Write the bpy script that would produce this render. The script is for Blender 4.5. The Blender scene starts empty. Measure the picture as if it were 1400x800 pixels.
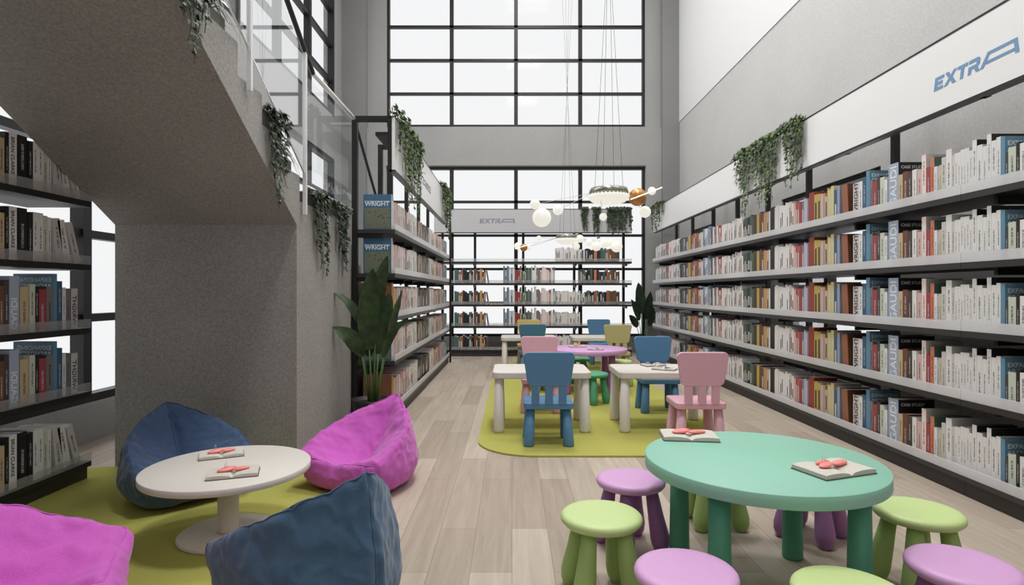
import bpy, bmesh, math, random
from mathutils import Vector, Matrix, noise
random.seed(7)
PI = math.pi
COL = bpy.context.scene.collection
rnd = random.Random(11)

# ------------------------------------------------------------------ materials
def lin(c):
    def f(v):
        v = v / 255.0
        return v / 12.92 if v <= 0.04045 else ((v + 0.055) / 1.055) ** 2.4
    return (f(c[0]), f(c[1]), f(c[2]), 1.0)

def new_mat(name):
    m = bpy.data.materials.new(name); m.use_nodes = True
    nt = m.node_tree
    return m, nt, nt.nodes, nt.links, nt.nodes['Principled BSDF']

def plain(name, rgb, rough=0.6, metal=0.0, var=0.0, scale=20.0, bump=0.0, spec=0.5):
    m, nt, N, L, b = new_mat(name)
    c = lin(rgb)
    b.inputs['Base Color'].default_value = c
    b.inputs['Roughness'].default_value = rough
    b.inputs['Metallic'].default_value = metal
    b.inputs['Specular IOR Level'].default_value = spec
    if var > 0 or bump > 0:
        tc = N.new('ShaderNodeTexCoord')
        nz = N.new('ShaderNodeTexNoise'); nz.inputs['Scale'].default_value = scale; nz.inputs['Detail'].default_value = 6
        L.new(tc.outputs['Object'], nz.inputs['Vector'])
        if var > 0:
            mx = N.new('ShaderNodeMix'); mx.data_type = 'RGBA'
            mx.inputs[6].default_value = tuple(max(0, v * (1 - var)) for v in c[:3]) + (1,)
            mx.inputs[7].default_value = tuple(min(1, v * (1 + var)) for v in c[:3]) + (1,)
            L.new(nz.outputs['Fac'], mx.inputs[0]); L.new(mx.outputs[2], b.inputs['Base Color'])
        if bump > 0:
            bp = N.new('ShaderNodeBump'); bp.inputs['Strength'].default_value = bump; bp.inputs['Distance'].default_value = 0.01
            L.new(nz.outputs['Fac'], bp.inputs['Height']); L.new(bp.outputs['Normal'], b.inputs['Normal'])
    return m

def concrete(name, rgb, amp=0.22, scale=55):
    m, nt, N, L, b = new_mat(name)
    c = lin(rgb)
    tc = N.new('ShaderNodeTexCoord')
    n1 = N.new('ShaderNodeTexNoise'); n1.inputs['Scale'].default_value = scale; n1.inputs['Detail'].default_value = 8; n1.inputs['Roughness'].default_value = 0.75
    n2 = N.new('ShaderNodeTexNoise'); n2.inputs['Scale'].default_value = 1.3; n2.inputs['Detail'].default_value = 4
    L.new(tc.outputs['Object'], n1.inputs['Vector']); L.new(tc.outputs['Object'], n2.inputs['Vector'])
    ad = N.new('ShaderNodeMath'); ad.operation = 'MULTIPLY_ADD'; ad.inputs[1].default_value = 0.25
    L.new(n2.outputs['Fac'], ad.inputs[0])
    L.new(n1.outputs['Fac'], ad.inputs[2])
    mr = N.new('ShaderNodeMapRange'); mr.inputs['From Min'].default_value = 0.40; mr.inputs['From Max'].default_value = 0.85
    L.new(ad.outputs[0], mr.inputs['Value'])
    mx = N.new('ShaderNodeMix'); mx.data_type = 'RGBA'
    mx.inputs[6].default_value = tuple(v * (1 - amp) for v in c[:3]) + (1,)
    mx.inputs[7].default_value = tuple(min(1, v * (1 + amp)) for v in c[:3]) + (1,)
    L.new(mr.outputs[0], mx.inputs[0]); L.new(mx.outputs[2], b.inputs['Base Color'])
    bp = N.new('ShaderNodeBump'); bp.inputs['Strength'].default_value = 0.25; bp.inputs['Distance'].default_value = 0.006
    L.new(n1.outputs['Fac'], bp.inputs['Height']); L.new(bp.outputs['Normal'], b.inputs['Normal'])
    b.inputs['Roughness'].default_value = 0.85
    b.inputs['Specular IOR Level'].default_value = 0.25
    return m

def wood_floor():
    m, nt, N, L, b = new_mat('floor_planks')
    tc = N.new('ShaderNodeTexCoord')
    mp = N.new('ShaderNodeMapping'); mp.inputs['Rotation'].default_value = (0, 0, PI / 2)
    L.new(tc.outputs['Object'], mp.inputs['Vector'])
    br = N.new('ShaderNodeTexBrick')
    br.offset = 0.37; br.offset_frequency = 2
    br.inputs['Scale'].default_value = 1.0
    br.inputs['Brick Width'].default_value = 1.15
    br.inputs['Row Height'].default_value = 0.165
    br.inputs['Mortar Size'].default_value = 0.0012
    br.inputs['Mortar Smooth'].default_value = 0.3
    br.inputs['Bias'].default_value = 0.0
    br.inputs['Color1'].default_value = lin((197, 185, 171))
    br.inputs['Color2'].default_value = lin((170, 157, 143))
    br.inputs['Mortar'].default_value = lin((128, 116, 105))
    L.new(mp.outputs[0], br.inputs['Vector'])
    mp2 = N.new('ShaderNodeMapping'); mp2.inputs['Scale'].default_value = (26, 1.6, 1)
    L.new(tc.outputs['Object'], mp2.inputs['Vector'])
    nz = N.new('ShaderNodeTexNoise'); nz.inputs['Scale'].default_value = 1.0; nz.inputs['Detail'].default_value = 8; nz.inputs['Roughness'].default_value = 0.65; nz.inputs['Distortion'].default_value = 0.6
    L.new(mp2.outputs[0], nz.inputs['Vector'])
    cr = N.new('ShaderNodeValToRGB')
    cr.color_ramp.elements[0].position = 0.3; cr.color_ramp.elements[0].color = (0.62, 0.58, 0.54, 1)
    cr.color_ramp.elements[1].position = 0.7; cr.color_ramp.elements[1].color = (1.12, 1.1, 1.08, 1)
    L.new(nz.outputs['Fac'], cr.inputs[0])
    mx = N.new('ShaderNodeMix'); mx.data_type = 'RGBA'; mx.blend_type = 'MULTIPLY'; mx.inputs[0].default_value = 0.5
    L.new(br.outputs['Color'], mx.inputs[6]); L.new(cr.outputs[0], mx.inputs[7])
    L.new(mx.outputs[2], b.inputs['Base Color'])
    b.inputs['Roughness'].default_value = 0.55
    b.inputs['Specular IOR Level'].default_value = 0.35
    return m

def glass(name, tint=(1, 1, 1), refl=0.06, haze=0.0):
    m = bpy.data.materials.new(name); m.use_nodes = True
    nt = m.node_tree; N = nt.nodes; L = nt.links; N.clear()
    o = N.new('ShaderNodeOutputMaterial')
    t = N.new('ShaderNodeBsdfTransparent'); t.inputs[0].default_value = (*tint, 1)
    g = N.new('ShaderNodeBsdfGlossy'); g.inputs['Roughness'].default_value = 0.02
    mx = N.new('ShaderNodeMixShader')
    fr = N.new('ShaderNodeLayerWeight'); fr.inputs[0].default_value = 0.12
    mu = N.new('ShaderNodeMath'); mu.operation = 'MULTIPLY_ADD'; mu.inputs[1].default_value = 0.5; mu.inputs[2].default_value = refl
    L.new(fr.outputs['Fresnel'], mu.inputs[0]); L.new(mu.outputs[0], mx.inputs[0])
    L.new(t.outputs[0], mx.inputs[1]); L.new(g.outputs[0], mx.inputs[2])
    last = mx
    if haze > 0:
        d = N.new('ShaderNodeBsdfDiffuse'); d.inputs[0].default_value = (0.85, 0.85, 0.86, 1)
        m2 = N.new('ShaderNodeMixShader'); m2.inputs[0].default_value = haze
        L.new(mx.outputs[0], m2.inputs[1]); L.new(d.outputs[0], m2.inputs[2]); last = m2
    L.new(last.outputs[0], o.inputs[0])
    return m

def emis(name, rgb, s):
    m, nt, N, L, b = new_mat(name)
    b.inputs['Base Color'].default_value = tuple(v * .25 for v in lin(rgb)[:3]) + (1,)
    b.inputs['Emission Color'].default_value = lin(rgb)
    b.inputs['Emission Strength'].default_value = s
    return m

def fabric(name, rgb):
    m, nt, N, L, b = new_mat(name)
    c = lin(rgb)
    tc = N.new('ShaderNodeTexCoord')
    w = N.new('ShaderNodeTexNoise'); w.inputs['Scale'].default_value = 260; w.inputs['Detail'].default_value = 2
    L.new(tc.outputs['Object'], w.inputs['Vector'])
    n2 = N.new('ShaderNodeTexNoise'); n2.inputs['Scale'].default_value = 14; n2.inputs['Detail'].default_value = 5
    L.new(tc.outputs['Object'], n2.inputs['Vector'])
    mx = N.new('ShaderNodeMix'); mx.data_type = 'RGBA'
    mx.inputs[6].default_value = tuple(v * .75 for v in c[:3]) + (1,)
    mx.inputs[7].default_value = tuple(min(1, v * 1.25) for v in c[:3]) + (1,)
    L.new(w.outputs['Fac'], mx.inputs[0]); L.new(mx.outputs[2], b.inputs['Base Color'])
    b1 = N.new('ShaderNodeBump'); b1.inputs['Strength'].default_value = 0.35; b1.inputs['Distance'].default_value = 0.012
    L.new(n2.outputs['Fac'], b1.inputs['Height'])
    b2 = N.new('ShaderNodeBump'); b2.inputs['Strength'].default_value = 0.2; b2.inputs['Distance'].default_value = 0.002
    L.new(w.outputs['Fac'], b2.inputs['Height']); L.new(b1.outputs['Normal'], b2.inputs['Normal'])
    L.new(b2.outputs['Normal'], b.inputs['Normal'])
    b.inputs['Roughness'].default_value = 0.85
    b.inputs['Sheen Weight'].default_value = 0.25
    b.inputs['Specular IOR Level'].default_value = 0.2
    return m

def leafmat(name, rgb, rgb2):
    m, nt, N, L, b = new_mat(name)
    tc = N.new('ShaderNodeTexCoord')
    nz = N.new('ShaderNodeTexNoise'); nz.inputs['Scale'].default_value = 16; nz.inputs['Detail'].default_value = 2
    L.new(tc.outputs['Object'], nz.inputs['Vector'])
    cr = N.new('ShaderNodeValToRGB')
    cr.color_ramp.elements[0].position = 0.35; cr.color_ramp.elements[0].color = lin(rgb)
    cr.color_ramp.elements[1].position = 0.65; cr.color_ramp.elements[1].color = lin(rgb2)
    L.new(nz.outputs['Fac'], cr.inputs[0]); L.new(cr.outputs[0], b.inputs['Base Color'])
    b.inputs['Roughness'].default_value = 0.45
    return m

_cov = {}
def covermat(rgb, kind='plain'):
    """book cover board; 'text' carries small lettering streaks down the spine, 'photo' a blotchy picture on the boards"""
    key = (rgb, kind)
    if key in _cov: return _cov[key]
    m, nt, N, L, b = new_mat('book_cover')
    c = lin(rgb)
    b.inputs['Base Color'].default_value = c
    b.inputs['Roughness'].default_value = 0.45
    tc = N.new('ShaderNodeTexCoord')
    if kind == 'text':
        lum = sum(rgb) / 3
        ink = lin(tuple(v * .5 for v in rgb)) if lum > 120 else lin((175, 175, 175))
        sp = N.new('ShaderNodeSeparateXYZ'); L.new(tc.outputs['Generated'], sp.inputs[0])
        oi = N.new('ShaderNodeObjectInfo')
        def M(op, a, bb=None, cc=None):
            n = N.new('ShaderNodeMath'); n.operation = op
            for i, v in enumerate((a, bb, cc)):
                if v is None: continue
                if isinstance(v, (int, float)): n.inputs[i].default_value = v
                else: L.new(v, n.inputs[i])
            return n.outputs[0]
        s = M('LESS_THAN', sp.outputs[0], 0.01)
        yb = M('LESS_THAN', M('ABSOLUTE', M('SUBTRACT', sp.outputs[1], 0.5)), 0.14)
        zz = M('MULTIPLY', M('GREATER_THAN', sp.outputs[2], M('MULTIPLY_ADD', oi.outputs['Random'], 0.2, 0.18)), M('LESS_THAN', sp.outputs[2], M('MULTIPLY_ADD', oi.outputs['Random'], 0.25, 0.62)))
        nz = N.new('ShaderNodeTexNoise'); nz.inputs['Scale'].default_value = 1; nz.inputs['Detail'].default_value = 1
        mp = N.new('ShaderNodeMapping'); mp.inputs['Scale'].default_value = (1, 3.0, 85)
        av = N.new('ShaderNodeVectorMath'); av.operation = 'ADD'
        L.new(tc.outputs['Generated'], mp.inputs['Vector']); L.new(mp.outputs[0], av.inputs[0])
        cb = N.new('ShaderNodeCombineXYZ'); L.new(M('MULTIPLY', oi.outputs['Random'], 400), cb.inputs[2]); L.new(cb.outputs[0], av.inputs[1])
        L.new(av.outputs[0], nz.inputs['Vector'])
        g = M('GREATER_THAN', nz.outputs['Fac'], 0.47)
        fac = M('MULTIPLY', M('MULTIPLY', s, yb), M('MULTIPLY', zz, g))
        mx = N.new('ShaderNodeMix'); mx.data_type = 'RGBA'
        mx.inputs[6].default_value = c; mx.inputs[7].default_value = ink
        L.new(fac, mx.inputs[0]); L.new(mx.outputs[2], b.inputs['Base Color'])
    elif kind == 'photo':
        nz = N.new('ShaderNodeTexVoronoi'); nz.inputs['Scale'].default_value = 34
        n2 = N.new('ShaderNodeTexNoise'); n2.inputs['Scale'].default_value = 12
        L.new(tc.outputs['Object'], nz.inputs['Vector']); L.new(tc.outputs['Object'], n2.inputs['Vector'])
        mx = N.new('ShaderNodeMix'); mx.data_type = 'RGBA'
        mx.inputs[6].default_value = tuple(v * .12 for v in c[:3]) + (1,); mx.inputs[7].default_value = tuple(min(1, v * 1.9) for v in c[:3]) + (1,)
        ad = N.new('ShaderNodeMath'); ad.operation = 'MULTIPLY'; L.new(nz.outputs['Distance'], ad.inputs[0]); ad.inputs[1].default_value = 1.5
        a2 = N.new('ShaderNodeMath'); a2.operation = 'ADD'; a2.use_clamp = True; L.new(ad.outputs[0], a2.inputs[0]); L.new(n2.outputs['Fac'], a2.inputs[1])
        a3 = N.new('ShaderNodeMath'); a3.operation = 'SUBTRACT'; a3.use_clamp = True; L.new(a2.outputs[0], a3.inputs[0]); a3.inputs[1].default_value = 0.35
        L.new(a3.outputs[0], mx.inputs[0]); L.new(mx.outputs[2], b.inputs['Base Color'])
    _cov[key] = m
    return m

M = dict(
    wall=concrete('wall_plaster', (160, 160, 159), 0.16),
    pillar=concrete('shaded_plaster', (138, 138, 138), 0.18),  # wall plaster made darker, the pillars' shading is put into the colour
    wall_r=concrete('right_wall_plaster', (192, 191, 189), 0.14),
    stair=concrete('stair_concrete', (153, 151, 148), 0.36, 75),
    white_wall=plain('white_wall_panel', (220, 220, 220), 0.7, var=.02, scale=40),
    ceiling=plain('ceiling_paint', (210, 210, 208), 0.8),
    floor=wood_floor(),
    black=plain('black_metal', (26, 26, 27), 0.45, 0.2),
    plinth=plain('charcoal_plinth', (46, 43, 41), 0.5, var=.2, scale=60),
    shelf=plain('shelf_metal', (60, 59, 58), 0.4, 0.3, var=.15, scale=30),
    dshelf=plain('dark_shelf_metal', (44, 44, 44), 0.35, 0.3, var=.15, scale=30),
    lip=glass('frosted_shelf_lip', (0.93, 0.93, 0.94), 0.08, 0.52),
    dlip=glass('clear_shelf_lip', (0.9, 0.9, 0.9), 0.08, 0.14),
    fascia=plain('fascia_panel', (238, 238, 238), 0.35, var=.02, scale=60),
    fascia_grey=concrete('grey_fascia_panel', (190, 190, 192), 0.06),
    logo=plain('blue_lettering', (112, 152, 192), 0.5, var=.06, scale=50),
    logo2=plain('grey_violet_lettering', (142, 134, 156), 0.5, var=.06, scale=50),
    pane=glass('window_glass', (1, 1, 1), 0.0),
    rail_glass=glass('railing_glass', (0.93, 0.95, 0.95), 0.10),
    chrome=plain('brushed_steel', (235, 236, 238), 0.3, 0.35),
    darkrail=plain('dark_handrail', (52, 52, 54), 0.3, 0.4),
    white=plain('white_plastic', (219, 213, 206), 0.5, var=.03, scale=60),
    blue=plain('blue_plastic', (84, 130, 168), 0.5, var=.05, scale=60),
    teal=plain('deep_blue_plastic', (66, 116, 144), 0.5, var=.05, scale=60),
    pink=plain('pink_plastic', (222, 174, 190), 0.5, var=.05, scale=60),
    yellow=plain('khaki_yellow_plastic', (188, 180, 128), 0.5, var=.05, scale=60),
    yellow2=plain('pale_yellow_plastic', (206, 184, 120), 0.5, var=.05, scale=60),
    purple=plain('lilac_plastic', (212, 164, 212), 0.45, var=.04, scale=60),
    lime=plain('lime_plastic', (200, 220, 152), 0.45, var=.04, scale=60),
    mint=plain('mint_plastic', (144, 199, 177), 0.5, var=.03, scale=60),
    mintdark=plain('mint_leg_plastic', (86, 156, 128), 0.5, var=.04, scale=60),
    limeleg=plain('lime_leg_plastic', (166, 194, 116), 0.5, var=.04, scale=60),
    purpleleg=plain('lilac_leg_plastic', (164, 112, 168), 0.5, var=.04, scale=60),
    green=plain('green_stool_plastic', (84, 168, 130), 0.5, var=.04, scale=60),
    rug=plain('green_rug_pile', (184, 182, 98), 0.95, var=.16, scale=320, bump=.5, spec=.1),
    fblue=fabric('denim_blue_fabric', (66, 88, 122)),
    fblue2=fabric('slate_blue_fabric', (70, 98, 126)),
    fpink=fabric('magenta_fabric', (200, 96, 190)),
    pot=plain('black_pot', (30, 30, 31), 0.5, var=.1),
    soil=plain('soil', (45, 35, 28), 0.95, var=.3, scale=50),
    boxp=plain('grey_planter', (92, 90, 86), 0.8, var=.1, scale=50),
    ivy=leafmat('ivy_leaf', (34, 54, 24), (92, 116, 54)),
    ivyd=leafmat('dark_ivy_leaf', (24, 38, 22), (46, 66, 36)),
    vine=plain('ivy_stem', (60, 64, 38), 0.7),
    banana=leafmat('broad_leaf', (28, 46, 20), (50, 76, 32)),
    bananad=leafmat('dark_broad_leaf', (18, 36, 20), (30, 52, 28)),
    stalk=plain('leaf_stalk', (78, 112, 52), 0.5, var=.15),
    grass=leafmat('spider_plant_leaf', (48, 54, 44), (92, 98, 82)),
    glow=emis('glowing_opal_glass', (255, 252, 240), 0.72),
    gold=plain('brushed_copper', (196, 140, 88), 0.35, 0.6, var=.15, scale=30),
    rod=emis('light_tube', (255, 240, 215), 1.3),
    crystal=plain('crystal_ring', (150, 150, 138), 0.2, 0.7, var=.5, scale=120),
    wire=plain('suspension_wire', (90, 90, 90), 0.4, 0.5),
    bronze=plain('thin_bronze_rod', (205, 200, 190), 0.4, 0.4),
    page=plain('paper_pages', (226, 222, 212), 0.8, var=.05, scale=90),
    pagew=plain('open_book_paper', (206, 200, 190), 0.8, var=.08, scale=60),
    coral=plain('coral_pink', (246, 146, 142), 0.4, var=.12, scale=40),
    ink=plain('black_ink', (25, 25, 28), 0.5),
    textw=plain('white_lettering', (225, 230, 232), 0.5),
    textk=plain('dark_lettering', (40, 40, 46), 0.5),
    sky_blue=plain('sky_blue_cover', (84, 140, 176), 0.4, var=.1, scale=30),
)

# ------------------------------------------------------------------ helpers
class MB:
    def __init__(s): s.v = []; s.f = []; s.m = []; s.sm = []
    def add(s, vs, fs, mi=0, smooth=False):
        o = len(s.v); s.v += [tuple(v) for v in vs]
        for f in fs:
            s.f.append(tuple(i + o for i in f)); s.m.append(mi); s.sm.append(smooth)
    def box(s, x0, x1, y0, y1, z0, z1, mi=0, mat=None):
        vs = [(x, y, z) for z in (z0, z1) for y in (y0, y1) for x in (x0, x1)]
        if mat: vs = [mat @ Vector(v) for v in vs]
        s.add(vs, [(0, 2, 3, 1), (4, 5, 7, 6), (0, 1, 5, 4), (2, 6, 7, 3), (0, 4, 6, 2), (1, 3, 7, 5)], mi)
    def tube(s, pts, r, n=8, mi=0, caps=True, smooth=True):
        pts = [Vector(p) for p in pts]
        if not isinstance(r, (list, tuple)): r = [r] * len(pts)
        rings = []
        ref = None
        for i, p in enumerate(pts):
            d = (pts[min(i + 1, len(pts) - 1)] - pts[max(i - 1, 0)]).normalized()
            if ref is None:
                ref = Vector((1, 0, 0)) if abs(d.x) < .9 else Vector((0, 1, 0))
            u = (ref - d * ref.dot(d)).normalized(); w = d.cross(u); ref = u
            rings.append([p + (u * math.cos(2 * PI * k / n) + w * math.sin(2 * PI * k / n)) * r[i] for k in range(n)])
        vs = [v for rg in rings for v in rg]; fs = []
        for i in range(len(pts) - 1):
            for k in range(n):
                a = i * n + k; b2 = i * n + (k + 1) % n
                fs.append((a, b2, b2 + n, a + n))
        s.add(vs, fs, mi, smooth)
        if caps:
            s.add(rings[0], [tuple(range(n))[::-1]], mi); s.add(rings[-1], [tuple(range(n))], mi)
    def lathe(s, prof, n=32, c=(0, 0, 0), mi=0, mat=None, smooth=True):
        vs = []; fs = []
        for r, z in prof:
            for k in range(n):
                a = 2 * PI * k / n
                v = Vector((r * math.cos(a), r * math.sin(a), z))
                if mat: v = mat @ v
                vs.append(v + Vector(c))
        for i in range(len(prof) - 1):
            for k in range(n):
                a = i * n + k; b2 = i * n + (k + 1) % n
                fs.append((a, b2, b2 + n, a + n))
        s.add(vs, fs, mi, smooth)
        if prof[0][0] > 1e-5: s.add(vs[:n], [tuple(range(n))[::-1]], mi)
        if prof[-1][0] > 1e-5: s.add(vs[-n:], [tuple(range(n))], mi)
    def prism(s, poly, fn, t0, t1, mi=0):
        """poly: 2D outline; fn(a,b,t)->3D"""
        n = len(poly)
        vs = [fn(a, b, t0) for a, b in poly] + [fn(a, b, t1) for a, b in poly]
        fs = [tuple(range(n))[::-1], tuple(range(n, 2 * n))] + [(i, (i + 1) % n, (i + 1) % n + n, i + n) for i in range(n)]
        s.add(vs, fs, mi)
    def sphere(s, c, r, n=20, mi=0, sz=1.0):
        prof = [(max(1e-6, r * math.sin(PI * i / (n // 2))), -r * sz * math.cos(PI * i / (n // 2))) for i in range(n // 2 + 1)]
        s.lathe(prof, n, c, mi)
    def build(s, name, mats, parent=None, loc=(0, 0, 0), rz=0, bevel=0, fix=True, link=True):
        me = bpy.data.meshes.new(name)
        me.from_pydata(s.v, [], s.f)
        if not isinstance(mats, (list, tuple)): mats = [mats]
        for m in mats: me.materials.append(m)
        me.polygons.foreach_set('material_index', s.m)
        me.polygons.foreach_set('use_smooth', s.sm)
        if fix and len(s.f) < 20000:
            bm = bmesh.new(); bm.from_mesh(me)
            bmesh.ops.remove_doubles(bm, verts=bm.verts, dist=1e-6)
            bmesh.ops.recalc_face_normals(bm, faces=bm.faces); bm.to_mesh(me); bm.free()
        me.update()
        o = bpy.data.objects.new(name, me); COL.objects.link(o)
        o.location = loc; o.rotation_euler = (0, 0, rz)
        if parent: o.parent = parent
        if bevel:
            b = o.modifiers.new('bevel', 'BEVEL'); b.width = bevel; b.segments = 3; b.limit_method = 'ANGLE'; b.angle_limit = math.radians(40)
            for p in me.polygons: p.use_smooth = True
            w = o.modifiers.new('wn', 'WEIGHTED_NORMAL'); w.keep_sharp = True
        return o

def tag(o, label, cat, group=None, kind=None):
    o['label'] = label; o['category'] = cat
    if group: o['group'] = group
    if kind: o['kind'] = kind
    return o
def empty(name, label, cat, loc=(0, 0, 0), rz=0, group=None):
    o = bpy.data.objects.new(name, None); COL.objects.link(o); o.location = loc; o.rotation_euler = (0, 0, rz)
    o.empty_display_size = .1
    return tag(o, label, cat, group)
def struct(o):
    o['kind'] = 'structure'; return o
def dup(root, loc, rz=None, label=None, group=None, remap=None):
    r = root.copy(); COL.objects.link(r); r.location = loc
    if rz is not None: r.rotation_euler = (0, 0, rz)
    if label: r['label'] = label
    if group: r['group'] = group
    def rec(src, dst):
        for ch in list(src.children):
            c = ch.copy()
            if remap and c.data and c.data.materials and c.data.materials[0] in remap:
                c.data = c.data.copy(); c.data.materials[0] = remap[c.data.materials[0]]
            COL.objects.link(c); c.parent = dst; rec(ch, c)
    rec(root, r)
    return r
def rrect(w, d, r, n=6, cx=0, cy=0):
    out = []
    for sx, sy, a0 in ((1, 1, 0), (-1, 1, PI / 2), (-1, -1, PI), (1, -1, 1.5 * PI)):
        for i in range(n + 1):
            a = a0 + PI / 2 * i / n
            out.append((cx + sx * (w / 2 - r) + r * math.cos(a), cy + sy * (d / 2 - r) + r * math.sin(a)))
    return out
XY = lambda a, b, t: (a, b, t)

# ------------------------------------------------------------------ room shell
XL, XR, YB, YF, ZC = -3.10, 3.05, 10.8, -1.6, 7.98
WZ = (0.29, 3.42, 4.16, 7.88)
b = MB(); b.box(XL - .2, XR + .2, YF - .2, YB + .2, -.12, 0); struct(b.build('floor', M['floor']))
b = MB(); b.box(XL - .2, XR + .2, YF - .2, YB + .2, ZC, ZC + .15); struct(b.build('ceiling', M['ceiling']))
BX0, BX1 = -2.31, 2.457
# back wall with two openings, corner pillars and a beam that stands a little proud
b = MB()
b.box(XL, BX0, YB, YB + .2, 0, ZC); b.box(BX1, XR, YB, YB + .2, 0, ZC)
b.box(BX0, BX1, YB, YB + .2, 0, WZ[0]); b.box(BX0, BX1, YB, YB + .2, WZ[1], WZ[2]); b.box(BX0, BX1, YB, YB + .2, WZ[3], ZC)
struct(b.build('wall_back', M['wall'], fix=False))
b = MB(); b.box(-2.66, BX0 - .001, YB - .07, YB - .001, 0, WZ[2] - .03); b.box(BX1 + .001, 2.74, YB - .07, YB - .001, 0, WZ[2] - .03)
b.box(BX0 - .001, BX1 + .001, YB - .07, YB - .001, WZ[1] + .01, WZ[2] - .03)
struct(b.build('trim_1', M['wall'], fix=False))
for k, (x0, x1) in enumerate(((XL + .001, -2.66), (2.74, XR - .001))):
    b = MB(); b.box(x0, x1, YB - .16, YB - .001, 0, ZC - .001); struct(b.build('trim_%d' % (k + 2), M['pillar']))
# left wall, openings
LY0, LY1 = 0.72, 10.24
b = MB()
b.box(XL - .2, XL, YF, LY0, 0, ZC); b.box(XL - .2, XL, LY1, YB + .2, 0, ZC)
b.box(XL - .2, XL, LY0, LY1, 0, WZ[0]); b.box(XL - .2, XL, LY0, LY1, WZ[1], WZ[2]); b.box(XL - .2, XL, LY0, LY1, WZ[3], ZC)
struct(b.build('wall_left', M['wall'], fix=False))
# right wall, two openings behind the bookcase
RW = ((4.84, 6.62), (8.84, 9.95))
b = MB()
ys = [YF, RW[0][0], RW[0][1], RW[1][0], RW[1][1], YB + .2]
for k in range(5):
    if k % 2 == 0: b.box(XR, XR + .2, ys[k], ys[k + 1], 0, 4.2)
    else: b.box(XR, XR + .2, ys[k], ys[k + 1], 0, .29); b.box(XR, XR + .2, ys[k], ys[k + 1], 2.15, 4.2)
struct(b.build('wall_right', M['wall_r'], fix=False))
b = MB(); b.box(XR - .012, XR + .2, YF, YB - .162, 4.2, ZC); struct(b.build('wall_right_upper', M['white_wall']))
b = MB(); b.box(XL - .2, XR + .2, YF - .2, YF, 0, ZC); struct(b.build('wall_front', M['wall']))

def window(n, axis, c, a0, a1, z0, z1, av, zv, t=.045, d=.09):
    """axis 'x': window in a wall facing y; 'y': in a wall facing x. av/zv: inner bar positions"""
    f = MB()
    def bar(p0, p1, q0, q1, dd=d):
        if axis == 'x': f.box(p0, p1, c, c + dd, q0, q1)
        else: f.box(c, c + dd, p0, p1, q0, q1)
    bar(a0, a1, z0, z0 + t); bar(a0, a1, z1 - t, z1); bar(a0, a0 + t, z0 + t, z1 - t); bar(a1 - t, a1, z0 + t, z1 - t)
    for a in av: bar(a - t / 2 - .012, a + t / 2 + .012, z0 + t, z1 - t)
    for z in zv: bar(a0 + t, a1 - t, z - t / 2, z + t / 2, d * .8)
    o = struct(f.build('window_%d' % n, M['black'], fix=False))
    g = MB()
    m = c + d * .45
    if axis == 'x': g.add([(a0 + t, m, z0 + t), (a1 - t, m, z0 + t), (a1 - t, m, z1 - t), (a0 + t, m, z1 - t)], [(0, 1, 2, 3)])
    else: g.add([(m, a0 + t, z0 + t), (m, a1 - t, z0 + t), (m, a1 - t, z1 - t), (m, a0 + t, z1 - t)], [(0, 1, 2, 3)])
    g.build('pane', M['pane'], o, fix=False)
    return o
bxs = [BX0 + 1.19175 * k for k in (1, 2, 3)]
lz = [.29 + .622 * k for k in (1, 2, 3, 4)]
uz = [4.16 + .62 * k for k in (1, 2, 3, 4, 5)]
window(1, 'x', YB + .02, BX0, BX1, WZ[0], WZ[1], bxs, lz)
window(2, 'x', YB + .02, BX0, BX1, WZ[2], WZ[3], bxs, uz)
lys = [LY1 - 1.19 * k for k in range(1, 8)]
window(3, 'y', XL - .11, LY0, LY1, WZ[0], WZ[1], lys, lz, .06, .1)
window(4, 'y', XL - .11, LY0, LY1, WZ[2], WZ[3], lys, uz, .06, .1)
for k, (y0, y1) in enumerate(RW):
    window(5 + k, 'y', XR + .02, y0, y1, .29, 2.15, [(y0 + y1) / 2], [.91, 1.53])

# ------------------------------------------------------------------ stairs (the concrete mass at the left)
SX0, SX1 = -2.49, -1.35
b = MB()
prof = [(4.9, 0), (4.9, 1.68), (3.72, 1.68)]
y, z = 3.72, 1.68
while y > -1.2:
    z += .163; prof.append((y, z)); y -= .28; prof.append((y, z))
ye = y
prof += [(ye, 1.525 + .585 * (3.67 - ye)), (3.67, 1.525), (3.67, 0)]
b.prism(prof, lambda a, bb, t: (t, a, bb), SX0, SX1)
stair = tag(b.build('staircase', M['stair']), 'grey concrete staircase with smooth sloping underside rising toward the viewer at left', 'staircase')
# lower flight going down beyond the landing
b = MB(); prof = [(4.902, 0), (4.902, 1.517)]
y, z = 4.902, 1.517
while z > .17:
    prof.append((y + .28, z)); y += .28; z -= .163; prof.append((y, z))
prof.append((y + .28, z)); prof.append((y + .28, 0))
b.prism(prof, lambda a, bb, t: (t, a, bb), SX0, SX1 - .06)
b.build('lower_flight', M['stair'], stair)
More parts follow.
